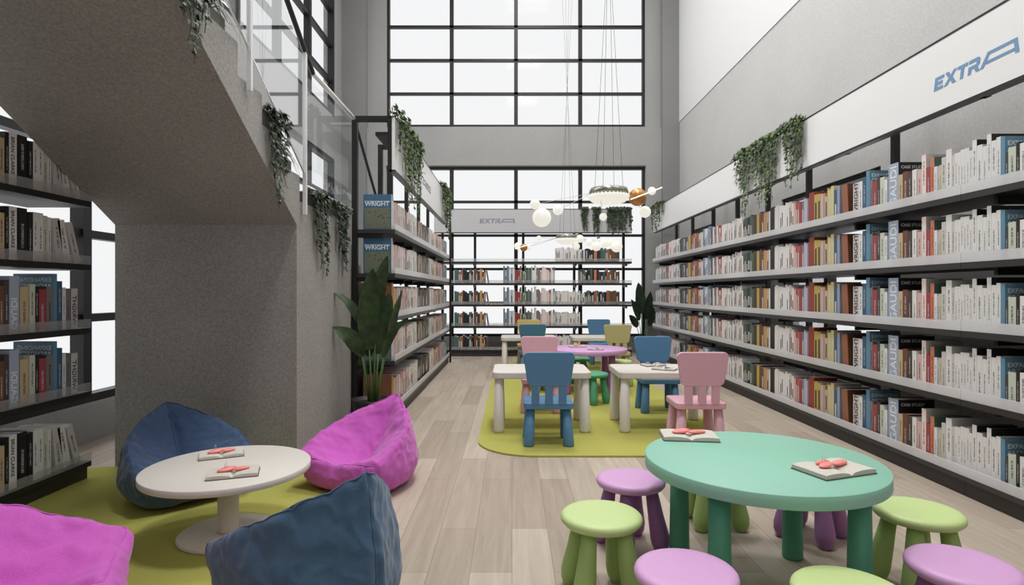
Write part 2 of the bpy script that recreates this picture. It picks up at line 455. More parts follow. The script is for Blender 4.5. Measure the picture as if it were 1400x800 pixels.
# glass railing
rl = empty('stair_railing', 'clear glass stair railing with steel posts and dark handrail above the concrete stairs', 'railing', (SX1 + .02, 3.75, 1.68))
def inv(o, p): return (p[0] - o.location[0], p[1] - o.location[1], p[2] - o.location[2])
gx = SX1 + .022
def zs(y, base): return base + .59 * (3.857 - y)
def rail_box(name, mat, *bx):
    b = MB()
    for q in bx: b.box(q[0] - rl.location[0], q[1] - rl.location[0], q[2] - rl.location[1], q[3] - rl.location[1], q[4] - rl.location[2], q[5] - rl.location[2])
    return b.build(name, mat, rl)
for (y, z0, z1) in ((3.75, 1.60, 2.645), (2.96, 2.12, 3.10), (2.12, 2.62, 3.60), (1.3, 3.1, 4.08)):
    rail_box('post', M['chrome'], (gx - .010, gx + .012, y - .010, y + .012, z0, z1))
for (ya, yb) in ((3.735, 2.98), (2.94, 2.14), (2.1, 1.32)):
    b = MB(); b.add([inv(rl, p) for p in ((gx, ya, zs(ya, 1.80)), (gx, yb, zs(yb, 1.80)), (gx, yb, zs(yb, 2.52)), (gx, ya, zs(ya, 2.52)))], [(0, 1, 2, 3)])
    g = b.build('glass_panel', M['rail_glass'], rl, fix=False)
    b = MB(); b.tube([inv(rl, (gx, ya, zs(ya, 1.79))), inv(rl, (gx, yb, zs(yb, 1.79)))], .006, 6); b.build('edge_strip', M['chrome'], g)
b = MB(); b.add([inv(rl, p) for p in ((gx, 3.77, 1.80), (gx, 4.88, 1.80), (gx, 4.88, 2.50), (gx, 3.77, 2.50))], [(0, 1, 2, 3)])
g = b.build('glass_panel', M['rail_glass'], rl, fix=False)
b = MB(); b.tube([inv(rl, (gx, 3.77, 1.79)), inv(rl, (gx, 4.88, 1.79))], .006, 6); b.build('edge_strip', M['chrome'], g)
b = MB(); b.tube([inv(rl, p) for p in ((gx, 1.2, zs(1.2, 2.585)), (gx, 3.75, zs(3.75, 2.585)), (gx, 3.9, 2.562))], .017, 10); b.build('handrail', M['darkrail'], rl)
b = MB(); b.tube([inv(rl, (gx, 3.9, 2.562)), inv(rl, (gx, 4.9, 2.562))], .017, 10); b.build('handrail', M['chrome'], rl)
rl.children[-1]['label'] = 'bright steel handrail along the landing'
b = MB(); b.tube([inv(rl, (gx, 4.92, 2.562)), inv(rl, (gx - .06, 7.3, 1.2))], .014, 8)
b.build('handrail', M['darkrail'], rl)
# far side of the flight: a second rail along the window
rl2 = empty('stair_railing', 'glass railing on the window side of the stair landing, seen through the nearer glass', 'railing', (SX0 + .03, 3.8, 1.68))
b = MB(); b.add([(0, 0, .1), (0, 1.08, .1), (0, 1.08, .86), (0, 0, .86)], [(0, 1, 2, 3)]); b.build('glass_panel', M['rail_glass'], rl2, fix=False)
b = MB(); b.tube([(0, 0, .88), (0, 1.08, .88)], .016, 8); b.build('handrail', M['chrome'], rl2)
for yy in (0.0, 1.08):
    b = MB(); b.box(-.012, .012, yy - .012, yy + .012, .0, .88); b.build('post', M['chrome'], rl2)

# ------------------------------------------------------------------ rugs
def rug(name, label, x0, x1, y0, y1, r):
    b = MB(); b.prism(rrect(x1 - x0, y1 - y0, r, 10), XY, 0.0, .012)
    o = b.build(name, M['rug'], None, ((x0 + x1) / 2, (y0 + y1) / 2, .0005))
    tag(o, label, 'rug'); return o
rug('floor_rug', 'olive green rug with rounded corners under the small tables and chairs', -.25, 1.66, 3.90, 9.25, .42)
rug('floor_rug', 'olive green rug under the beanbags and low white table', -2.78, -.86, .9, 3.66, .3)

# ------------------------------------------------------------------ logo lettering (drawn in u along reading direction, v up; height 1)
def logo_mesh():
    b = MB(); sl = .18
    def P(poly): b.prism([(x + sl * y, y) for x, y in poly], XY, 0, .012)
    # E
    P([(0, 0), (.95, 0), (.95, .24), (.3, .24), (.3, .38), (.85, .38), (.85, .62), (.3, .62), (.3, .76), (.95, .76), (.95, 1), (0, 1)])
    # X
    P([(1.05, 0), (1.4, 0), (1.66, .34), (1.92, 0), (2.3, 0), (1.86, .52), (2.25, 1), (1.9, 1), (1.66, .7), (1.42, 1), (1.05, 1), (1.46, .52)])
    # T
    P([(2.32, .76), (2.66, .76), (2.66, 0), (2.96, 0), (2.96, .76), (3.3, .76), (3.3, 1), (2.32, 1)])
    # R
    P([(3.4, 0), (3.7, 0), (3.7, .32), (3.95, .32), (4.15, 0), (4.5, 0), (4.25, .36), (4.42, .5), (4.42, .86), (4.25, 1), (3.4, 1), (3.4, .76), (4.1, .76), (4.1, .56), (3.4, .56)])
    # long A: slanted leg, top bar, short right leg and inner bar
    P([(4.5, 0), (4.82, 0), (5.22, .78), (7.18, .78), (7.42, 0), (7.74, 0), (7.42, 1), (5.02, 1)])
    P([(4.98, .2), (7.34, .2), (7.28, .4), (5.07, .4)])
    return b
def logo(parent, mat, origin, ax, up, nrm, s):
    b = logo_mesh()
    ax, up, nrm = Vector(ax), Vector(up), Vector(nrm)
    b.v = [tuple(Vector(origin) + ax * v[0] * s + up * v[1] * s + nrm * v[2] * s * .8) for v in b.v]
    o = b.build('logo_lettering', mat, parent); o['label'] = 'slanted block letters reading EXTRA with a long stretched A'
    return o

# ------------------------------------------------------------------ bookcases
SURF = [1.632, 1.262, .893, .522, .115]
FZ0, FZ1 = 2.12, 2.54
def bookcase(name, label, X, Y, rz, L, posts, fascia, fmat, lipseam=None, extra_front_post=None, shelfmat='shelf', D=.37, lipmat='lip', FT=FZ1):
    """local frame: x = depth away from the aisle (0 at shelf front), y = along (0..L)"""
    r = empty(name, label, 'bookcase', (X, Y, 0), rz)
    segs = [(0, L)] if not lipseam else [(0, lipseam), (lipseam + .003, L)]
    for s in SURF[:4]:
        b = MB()
        for a, c in segs: b.box(0, D, a, c, s - .034, s)
        b.m = [1 if i % 6 == 0 else 0 for i in range(len(b.m))]  # underside faces coloured black to stand in for the shade below each board
        sh = b.build('shelf', [M[shelfmat], M['black']], r)
        b = MB()
        for a, c in segs: b.box(-.001, .005, a, c, s, s + .052)
        b.build('front_lip', M[lipmat], sh, fix=False)
        for p in posts:
            b = MB(); b.box(.10, D, p - .012, p + .012, s - .07, s - .0345); b.build('bracket', M['black'], sh)
    b = MB()
    for a, c in segs: b.box(0.02, D, a, c, 0, .085)
    base = b.build('plinth', M['plinth'], r)
    b = MB(); b.box(-.005, D, 0, L, .086, SURF[4]); b.build('base_shelf', M[shelfmat], r)
    b = MB(); b.box(-.006, .0, 0, L, SURF[4], SURF[4] + .05); b.build('front_lip', M[lipmat], r, fix=False)
    for p in posts:
        b = MB(); b.box(D + .001, D + .045, p - .022, p + .022, 0, FT + .0)
        if fascia: b.box(.028, D + .0009, p - .02, p + .02, FT - .045, FT + .0); b.box(.028, .062, p - .02, p + .02, FZ0 + .0, FT - .045)
        b.build('frame_post', M['black'], r)
    if extra_front_post is not None:
        b = MB(); b.box(-.03, .0, extra_front_post - .014, extra_front_post + .014, 0, FZ0 + .1)
        b.build('front_post', M['black'], r)
    if fascia:
        a, c = fascia
        b = MB(); b.box(0, .026, a, c, FZ0 + .015, FT - .012); f = b.build('fascia', M[fmat], r)
        b = MB(); b.box(-.002, .05, a, c, FZ0, FZ0 + .0149); b.box(-.002, .05, a, c, FT - .0119, FT)
        b.build('fascia_trim', M['dshelf'], f)
        b = MB(); b.box(.027, .17, a + .02, c - .02, FT - .16, FT - .13); b.build('plant_ledge', M['black'], r)
        return r, f
    return r, None

# right: local x = +X, local y = +Y
RX, RY0, RY1 = 2.43, 1.30, 10.1
rposts = [y - RY0 for y in (1.81, 3.06, 4.31, 5.56, 6.45, 7.32, 8.2, 9.14, 10.04)]
right_case, fr = bookcase('bookcase', 'long grey metal bookcase with white sign board along the right wall', RX, RY0, 0, RY1 - RY0, rposts, (0, RY1 - RY0 - .06), 'fascia', 3.165 - RY0)
logo(fr, M['logo'], (-.001, 3.37 - RY0, 2.255), (0, -1, 0), (0, 0, 1), (-1, 0, 0), .0735)
# left middle: spines face +X. rotate by pi: local x -> -X, local y -> -Y
LX, LYN, LYF = -.985, 4.925, 9.25
left_case, fl = bookcase('bookcase', 'black framed bookcase with white sign board and trailing ivy beside the stairs', LX, LYF, PI, LYF - LYN, [.03, .95, 1.9, 2.85, 3.35, LYF - LYN - .02], (.45, LYF - LYN), 'fascia', None, .05, 'shelf', .318, 'lip', 2.588)
logo(fl, M['logo2'], (-.001, LYF - 7.08, 2.29), (0, 1, 0), (0, 0, 1), (-1, 0, 0), .078)
fl.children[-1].matrix_basis = Matrix()
# back: spines face -Y. rotate +90: local x -> +Y, local y -> -X
BKX, BKY = 2.06, 10.06
back_case, fb = bookcase('bookcase', 'black back-wall bookcase with open shelves before the tall window and grey sign board', BKX, BKY, PI / 2, 3.40, [.07, .95, 1.86, 2.72, 3.3], (0, 3.40), 'fascia_grey', None, None, 'dshelf', .37, 'dlip')
logo(fb, M['logo2'], (-.001, 2.06 + .56, 2.29), (0, -1, 0), (0, 0, 1), (-1, 0, 0), .079)
# left front, beside the stairs
QX, QY = -2.47, 3.43
front_case, _ = bookcase('bookcase', 'dark metal bookcase at the left picture edge in front of the window', QX, QY, PI, 2.2, [1.0, 2.1], None, 'fascia', None, None, 'dshelf', .37, 'dlip')

# ------------------------------------------------------------------ books
W = (226, 225, 223); BK = (30, 29, 31); BE = (196, 176, 140)
NM = {W: 'white', BK: 'black', BE: 'beige', (205, 200, 196): 'off-white', (158, 66, 74): 'red', (200, 124, 96): 'orange', (214, 180, 174): 'pink',
      (110, 70, 52): 'brown', (164, 176, 198): 'pale blue', (98, 142, 168): 'sky blue', (58, 92, 124): 'blue', (200, 200, 150): 'yellow-green',
      (120, 120, 124): 'grey', (74, 100, 90): 'green', (190, 166, 84): 'yellow', (150, 96, 70): 'rust brown', (196, 150, 104): 'tan',
      (190, 180, 200): 'lilac', (70, 66, 66): 'charcoal', (236, 220, 214): 'blush white', (200, 206, 190): 'pale green', (142, 44, 40): 'dark red'}
OW, RD, OR, PK, BR, PB, SB, BL, YG, GY, GN, YE, RB, TN, LI, CH, BW, PG, DR = [k for k in NM][3:]
def book_mesh(t, h, d, cov, spine=None):
    """root: cover shell, spine at x=0 facing -x, y across thickness 0..t"""
    b = MB(); c = .0025
    b.box(0, c, 0, t, 0, h, 1); b.box(c, d, 0, c, 0, h, 0); b.box(c, d, t - c, t, 0, h, 0)
    p = MB(); p.box(c, d - .004, c, t - c, .003, h - .004)
    return b, p
NM[(48, 44, 40)] = 'dark brown'
books = []
def add_book(t, h, d, spine_rgb, cov_rgb, M4, label, group, kind='text', title=None, name='book', lean=0):
    b, p = book_mesh(t, h, d, None)
    o = b.build(name, [covermat(cov_rgb, 'plain' if kind == 'text' else kind), covermat(spine_rgb, 'text' if kind == 'text' else 'plain')], fix=False)
    tag(o, label, 'book', group)
    m4 = M4
    if lean: m4 = M4 @ Matrix.Translation((0, t if lean < 0 else 0, 0)) @ Matrix.Rotation(lean, 4, 'X') @ Matrix.Translation((0, -t if lean < 0 else 0, 0))
    o.matrix_world = m4
    q = p.build('page_block', M['page'], o, fix=False)
    return o
def text_mesh(s, mat, parent, size, matrix, name='title', mirror=False, bold=.012, narrow=1.0):
    cu = bpy.data.curves.new(name, 'FONT'); cu.body = s; cu.size = size; cu.extrude = .0004; cu.offset = bold * size; cu.align_x = 'LEFT'
    tmp = bpy.data.objects.new('tmp', cu); COL.objects.link(tmp)
    dg = bpy.context.evaluated_depsgraph_get()
    me = bpy.data.meshes.new_from_object(tmp.evaluated_get(dg))
    bpy.data.objects.remove(tmp); bpy.data.curves.remove(cu)
    me.name = name
    if mirror: me.transform(Matrix.Diagonal((-1, 1, 1, 1)))
    me.transform(Matrix.Diagonal((narrow, 1, 1, 1)))
    me.transform(matrix)
    me.materials.clear(); me.materials.append(mat)
    o = bpy.data.objects.new(name, me); COL.objects.link(o); o.parent = parent
    return o
def spine_text(o, s, mat, t, h, z0=.02, size=None, mirror=False, down=False):
    """title reading upward along the spine (spine at x=0 facing -x; viewer sees +y to the left)"""
    size = size or t * .95
    # text x -> +z, text y -> +y (left of viewer)
    R = Matrix(((0, 0, -1, -.0006), (0, 1, 0, t * .18), (1, 0, 0, z0), (0, 0, 0, 1)))
    if mirror: R = Matrix(((0, 0, -1, -.0006), (0, -1, 0, t * .82), (1, 0, 0, z0), (0, 0, 0, 1)))
    if down: R = Matrix(((0, 0, -1, -.0006), (0, -1, 0, t * .75), (-1, 0, 0, h - z0), (0, 0, 0, 1)))
    return text_mesh(s, mat, o, size, R)

# ordinals for labels
ORD = ['', 'first', 'second', 'third', 'fourth', 'fifth', 'sixth', 'seventh', 'eighth', 'ninth', 'tenth', 'eleventh', 'twelfth', 'thirteenth', 'fourteenth',
       'fifteenth', 'sixteenth', 'seventeenth', 'eighteenth', 'nineteenth', 'twentieth']
def ordn(n):
    if n <= 20: return ORD[n]
    if n == 30: return 'thirtieth'
    if n == 40: return 'fortieth'
    return {2: 'twenty', 3: 'thirty', 4: 'forty'}[n // 10] + '-' + ORD[n % 10]
SHN = ['top shelf', 'second shelf', 'third shelf', 'fourth shelf', 'bottom shelf']

# right bookcase, from the photo's right edge inward: (px_left, px_right, spine, cover, height, title)
RB_LIST = [
 (1394, 1403, W, W, .19, None), (1389, 1394, BK, BK, .20, None), (1378, 1389, PG, PG, .185, None), (1374, 1378, CH, CH, .165, None),
 (1368, 1374, SB, SB, .25, 'cover'), (1362, 1368, W, OW, .255, None), (1355, 1362, W, W, .245, None), (1349, 1355, W, BK, .285, None),
 (1343, 1349, W, W, .23, None), (1335, 1343, W, OW, .245, None), (1329, 1335, W, BK, .28, None), (1325, 1329, W, OW, .23, None),
 (1321, 1325, W, W, .25, None), (1317, 1321, W, W, .25, None), (1313, 1317, W, OW, .25, None), (1309, 1313, W, W, .24, None),
 (1305, 1309, W, W, .24, None), (1301, 1305, OW, W, .235, None), (1293, 1301, W, OW, .275, None), (1287, 1293, OW, W, .24, None),
 (1284, 1287, YG, LI, .2, None), (1281, 1284, LI, LI, .19, None), (1277, 1281, W, W, .2, None), (1272, 1277, OR, GN, .26, None),
 (1266, 1272, RD, RD, .21, None), (1260, 1266, BW, OW, .29, None), (1254, 1260, PK, PK, .205, None), (1247, 1253, W, W, .22, None),
 (1241, 1246, CH, TN, .215, None), (1234, 1241, BR, BR, .225, None), (1228, 1234, BE, BE, .215, None),
 (1214, 1228, PB, BK, .30, 'GAUDI'), (1209, 1213, W, W, .21, None), (1203, 1209, PG, W, .235, None), (1199, 1203, CH, BK, .25, None), (1193, 1199, RD, RD, .225, None),
 (1189, 1193, GY, GY, .24, None), (1184, 1189, SB, SB, .31, 'cover'), (1179, 1184, BL, BL, .27, None), (1174, 1179, W, W, .25, None),
 (1166, 1174, OW, CH, .25, 'WRIGHT'),
]
SPX = 2.462
yof = lambda px: SPX * 800 / (px - 700)
SZW = {W: .24}
def mark_name(h): return 'tall' if h > .265 else ('short' if h < .2 else 'mid-height')
for si, s in enumerate(SURF):
    n = 0
    for (pl, pr, sp, cv, h, tt) in RB_LIST:
        n += 1
        y0, y1 = yof(pr), yof(pl)
        t = (y1 - y0) * .95
        lab = '%s %s book, %s from the right picture edge, %s of right-wall bookcase' % (mark_name(h), NM[sp], ordn(n), SHN[si])
        o = add_book(t, h, .2 + .04 * ((n * 7) % 5) / 5, sp, cv, Matrix.Translation((SPX, y0, s)), lab, 'books on the near end of the right bookcase', 'text' if tt is None else 'plain')
        if tt in ('GAUDI', 'WRIGHT'):
            spine_text(o, tt, M['textk'] if tt == 'WRIGHT' else M['textw'], t, h, .02, t * .88)
            o['label'] = '%s %s book, %s from right edge, %s of right-wall bookcase' % (NM[sp], tt, ordn(n), SHN[si])
        if tt == 'GAUDI':
            R = Matrix(((1, 0, 0, .018), (0, 0, 1, -.0008), (0, 1, 0, h - .04), (0, 0, 0, 1)))
            text_mesh('CASE STUDY', M['textw'], o, .026, R)
        if tt == 'cover':
            R = Matrix(((1, 0, 0, .012), (0, 0, 1, -.0008), (0, 1, 0, h - .045), (0, 0, 0, 1)))
            text_mesh('EXPANDING\nARCHITECTURE', M['textw'], o, .033, R)

# the 14 or so visible books per shelf of the left front bookcase; px edges from far end to picture edge
LA = [(97, 106, OW, OW, .235, 'lean'), (82, 92, W, W, .24, 'lean2'), (70, 81, OW, W, .245, 'lean3'), (65, 70, W, GY, .245, None), (59, 65, PG, W, .25, None), (52, 59, W, W, .26, None), (45, 52, W, OW, .26, None),
      (38, 45, BK, BK, .255, None), (24, 37, BK, BK, .27, None), (12, 23, W, W, .27, 'BRIAN CLARKE'), (7, 12, BK, BK, .265, None), (-2, 6, BE, BE, .23, None)]
LBK = [(97, 106, OW, GY, .23, 'WRIGHT'), (90, 96, GY, GY, .225, None), (85, 90, W, W, .235, None), (78, 85, BL, BL, .27, None), (73, 78, SB, SB, .31, 'cover'), (63, 73, GY, CH, .24, None),
       (53, 63, RD, RD, .225, None), (48, 53, BK, BK, .24, None), (40, 48, PG, PG, .25, None), (27, 39, BE, BE, .235, None), (12, 26, PB, PB, .29, 'GAUDI'), (6, 12, CH, CH, .27, None), (-2, 6, BR, BR, .24, None)]
SQX = -2.505
yl = lambda px: -SQX * 800 / (700 - px)
for si, s in enumerate(SURF):
    lst = LBK if si in (2, 3) else LA
    for n, (pl, pr, sp, cv, h, tt) in enumerate(lst):
        y0, y1 = yl(pl), yl(pr)
        t = (y1 - y0) * .95
        lean = {'lean': .30, 'lean2': .22, 'lean3': .12}.get(tt, 0)
        MM = Matrix.Translation((SQX, y1, s)) @ Matrix.Rotation(PI, 4, 'Z')
        lab = '%s %s book, %s from window end, %s of left-edge bookcase' % ('leaning' if lean else mark_name(h), NM[sp], ordn(n + 1), SHN[si])
        hh = h if not (si == 0 and False) else h
        if lean: MM = Matrix.Translation((SQX, y1 + t * .6, s)) @ Matrix.Rotation(PI, 4, 'Z'); lean = -lean
        o = add_book(t, hh, .22, sp, cv, MM, lab, 'books on the left-edge bookcase', 'plain' if tt in ('BRIAN CLARKE', 'GAUDI', 'WRIGHT', 'cover') else 'text', lean=lean)
        if tt in ('BRIAN CLARKE', 'GAUDI', 'WRIGHT'):
            spine_text(o, tt, M['textk'] if tt != 'GAUDI' else M['textw'], t, h, .02, t * (.62 if tt[0] == 'B' else .9), mirror=(tt != 'BRIAN CLARKE'), down=(tt == 'BRIAN CLARKE'))
            o['label'] = '%s %s book, %s from window end, %s of left-edge bookcase' % (NM[sp], tt, ordn(n + 1), SHN[si])
        if tt == 'cover':
            R = Matrix(((1, 0, 0, .012), (0, 0, 1, t + .0008), (0, 1, 0, h - .045), (0, 0, 0, 1)))
            text_mesh('EXPANDING\nARCHITECTURE', M['textw'], o, .033, R)

# left middle bookcase: near-end books (cover toward the viewer) as individuals
LMX = -1.02
pat1 = [(.035, OW, (60, 106, 138), .30, 'WR'), (.022, W, W, .25, None), (.02, SB, SB, .28, None), (.03, BW, PK, .25, None), (.028, PK, PK, .24, None), (.03, RD, RD, .25, None), (.03, BW, BW, .255, None), (.035, PK, PK, .25, None)]
pat2 = [(.06, RB, BR, .29, 'BR'), (.03, YE, YE, .26, None), (.03, TN, TN, .24, None), (.035, YE, YE, .25, None), (.03, PK, PK, .24, None), (.03, RD, RD, .25, None), (.035, LI, LI, .24, None), (.03, OW, OW, .25, None)]
lm_end = []
for si, s in enumerate(SURF):
    y = LYN + .03
    for n, (t, sp, cv, h, tt) in enumerate(pat2 if si in (2, 4) else pat1):
        MM = Matrix.Translation((LMX, y + t, s)) @ Matrix.Rotation(PI, 4, 'Z')
        lab = '%s %s book, %s from near end, %s of bookcase beside stairs' % (mark_name(h), NM[sp], ordn(n + 1), SHN[si])
        kind = 'photo' if tt == 'BR' else ('plain' if tt else 'text')
        o = add_book(t * .96, h, .24, sp, cv, MM, lab, 'books on the bookcase beside the stairs', kind)
        if tt == 'WR':
            o['label'] = 'blue WRIGHT book at the near end, %s of bookcase beside stairs' % SHN[si]
            # cover picture on the face toward the viewer (local +y)
            b = MB(); tt_ = t * .96
            b.box(.012, .228, tt_, tt_ + .0008, .012, h * .62); b.build('cover_picture', covermat((98, 104, 88), 'photo'), o, fix=False)
            b = MB(); b.box(.012, .228, tt_, tt_ + .0008, h * .80, h * .812); b.build('cover_rule', M['textw'], o, fix=False)
            # text right = world +X = local -x ; up = z ; normal = local +y
            R = Matrix(((-1, 0, 0, .226), (0, 0, 1, tt_ + .0008), (0, 1, 0, h * .675), (0, 0, 0, 1)))
            text_mesh('WRIGHT', M['textw'], o, .052, R, bold=.02)
        if tt == 'BR':
            o['label'] = 'thick brown brick-patterned book at the near end, %s beside the stairs' % SHN[si]
        y += t
    lm_end.append(y)

# everything farther away: one mass of small books
stuff = MB(); smats = []; sidx = {}
def sm(rgb):
    if rgb not in sidx: sidx[rgb] = len(smats); smats.append(covermat(rgb, 'plain'))
    return sidx[rgb]
def stuff_book(M4, t, h, d, sp, cv, lean=0, band=None):
    m4 = M4 @ Matrix.Rotation(lean, 4, 'X') if lean else M4
    stuff.box(.0015, d, 0, t, 0, h, sm(cv), m4)
    stuff.box(0, .0014, 0, t, 0, h, sm(sp), m4)
    stuff.box(.002, d - .003, .003, t - .003, h, h + .0006, sm(OW), m4)
    if band: stuff.box(-.0006, 0, t * .25, t * .75, h * band[0], h * band[1], sm(band[2]), m4)
def fill(a0, a1, mk, pal, hr, tr, d=.22, end_lean=0, rr=None):
    """place books from a0 to a1 along a shelf. mk(a)->Matrix for a book occupying [a, a+t]"""
    rr = rr or rnd
    a = a0
    while a < a1 - .008:
        t = min(rr.uniform(*tr), a1 - a)
        h = rr.uniform(*hr); sp = rr.choice(pal); cv = sp
        inkc = CH if sum(sp) > 400 else OW
        stuff_book(mk(a, t), t * .95, h, d * rr.uniform(.85, 1.05), sp, cv, 0, (rr.uniform(.15, .3), rr.uniform(.5, .85), inkc) if rr.random() < .45 and t > .018 else None)
        a += t
WH = [W, W, W, OW, BW]
DK = [BK, BK, CH, (48, 44, 40), GN]

seg_right = [  # px_right, px_left, palette, heights, thickness
 (1166, 1148, None, .26, .0), 
 (1148, 1140, [(84, 104, 156), BL, (150, 160, 180)], (.25, .28), (.03, .04)), (1140, 1131, [YE, (206, 196, 150)], (.26, .29), (.04, .05)),
 (1131, 1122, [LI, BR, TN], (.22, .25), (.03, .04)), (1122, 1113, [YE], (.25, .27), (.045, .06)), (1113, 1106, [(150, 58, 46)], (.28, .3), (.08, .1)),
 (1106, 1096, [LI, GY, PB], (.23, .26), (.025, .035)), (1096, 1085, [PK, RD, (180, 100, 90)], (.23, .26), (.03, .045)), (1085, 1064, WH, (.25, .275), (.02, .03)),
 (1064, 1059, [W], (.26, .28), (.05, .06)), (1059, 1053, [BK], (.26, .28), (.04, .06)), (1053, 1051, [W], (.24, .26), (.02, .03)), (1051, 1044, [BE, TN], (.24, .26), (.03, .05)),
 (1044, 1038, [TN, BR], (.24, .27), (.04, .05)), (1038, 1030, [(84, 62, 44), YE, (70, 54, 40)], (.25, .27), (.05, .08)), (1030, 1020, DK, (.24, .27), (.04, .06)),
 (1020, 1016, [GN, (60, 90, 84)], (.24, .26), (.04, .05)), (1016, 998, WH + [PB], (.2, .29), (.02, .04)), (998, 988, WH, (.24, .29), (.025, .04)),
 (988, 981, [BW, RD, OW], (.23, .27), (.03, .05)), (981, 971, [GY, RD, BW, CH], (.23, .28), (.03, .05)), (971, 961, [PB, (120, 150, 176), W], (.23, .3), (.03, .05)), (961, 956, WH, (.23, .26), (.03, .05)),
 (956, 946, [RB, OR, BR], (.24, .27), (.05, .09)), (946, 938, [BR, YE, BK], (.23, .26), (.05, .08)), (938, 929, DK + [PB], (.23, .26), (.05, .07)), (929, 917, WH, (.24, .27), (.03, .05)),
 (917, 909, [RD, BW, GY], (.22, .26), (.04, .06)), (909, 896.5, [PB, W, (110, 140, 170), OW], (.22, .27), (.04, .06))]
for si, s in enumerate(SURF):
    mk = lambda a, t, s=s: Matrix.Translation((SPX, a, s))
    rr = random.Random(5)     # every shelf repeats the same run, as in the photo
    for g in seg_right:
        y0, y1 = yof(g[0]), yof(g[1])
        if g[2] is None:
            t = .075
            stuff_book(Matrix.Translation((SPX, y0 + .05, s)), t, .27, .24, RB, BR, -.08)
            continue
        fill(y0, y1, mk, g[2], g[3], g[4], rr=rr)
    # nearer than the picture edge
    fill(1.42, yof(1403), mk, WH + [SB, GN, CH, RD], (.2, .28), (.02, .045), rr=rr)
    # cover art facing the viewer where a big book stands above its neighbour: left front bookcase continues toward the viewer
    mkq = lambda a, t, s=s: Matrix.Translation((SQX, a + t, s)) @ Matrix.Rotation(PI, 4, 'Z')
    fill(1.3, yl(-2), mkq, [W, BK, BE, GY, BR, PB], (.22, .28), (.02, .045), rr=rr)
# left middle, the rest
for si, s in enumerate(SURF):
    mkm = lambda a, t, s=s: Matrix.Translation((LMX, a + t, s)) @ Matrix.Rotation(PI, 4, 'Z')
    rr = random.Random(9 if si in (2, 4) else 8)
    y = lm_end[si]
    for (L_, pal, hr) in ((.58, [PK, RD, BW, OW, W], (.24, .26)), (.5, WH, (.24, .27)), (.9, DK + [(84, 62, 44), TN], (.23, .26)), (.4, WH, (.24, .27)),
                          (1.0, [RD, BW, BW, TN, PK, OW], (.22, .26)), (.5, [PB, W, GN], (.22, .26)), (.5, WH, (.22, .26))):
        if y > LYF - .15: break
        fill(y, min(y + L_, LYF - .1), mkm, pal, hr, (.022, .045), rr=rr); y += L_
# back bookcase: px ranges at Y=10.09
BY = BKY + .03
xb = lambda px: (px - 700) * BY / 800
def mkb(s): return lambda a, t: Matrix.Translation((a + t, BY, s)) @ Matrix.Rotation(PI / 2, 4, 'Z')
gA = [(621, 629, DK + [GN]), (629, 633, [OR, RB]), (633, 646, DK + [GN]), (648, 653, [(84, 62, 44), BR]), (653, 664, [(96, 74, 48), TN, (70, 54, 40)])]
gB = [(688, 694, [PB, GY]), (694, 704, [PB, W, SB]), (704, 711, [RD, (150, 58, 46), BL]), (711, 728, [GY, OW, TN, BE, GN]), (728, 741, [W, PK, TN, GY]), (741, 759, [RD, W, PK, GY, BW])]
gC = [(760, 793, WH)]
gD = [(793, 801, [GN, W, CH]), (801, 812, DK), (812, 816, [OR, RB]), (816, 829, DK), (829, 833, [RB]), (833, 847, [(96, 74, 48), (110, 76, 50), (70, 54, 40)])]
rows = [[gC, gD], [gA, gB, gD], [gA, gB, gC, gD], [gA, gB, gC], [gA, gC]]
for si, s in enumerate(SURF):
    rr = random.Random(21)
    for g in rows[si]:
        for (p0, p1, pal) in g:
            hr = (.21, .25) if g is gC else ((.2, .31) if g is gB else (.19, .25))
            fill(xb(p0), xb(p1), mkb(s), pal, hr, (.018, .034) if g in (gB, gC) else (.025, .045), rr=rr)
    if gA in rows[si]:
        stuff_book(Matrix.Translation((xb(667) + .02, BY, s)) @ Matrix.Rotation(PI / 2, 4, 'Z'), .02, .22, .2, BR, BR, -.16)
so = stuff.build('shelved_books', smats, fix=False)
tag(so, 'rows of small assorted books filling the farther parts of all the shelves', 'books', kind='stuff')

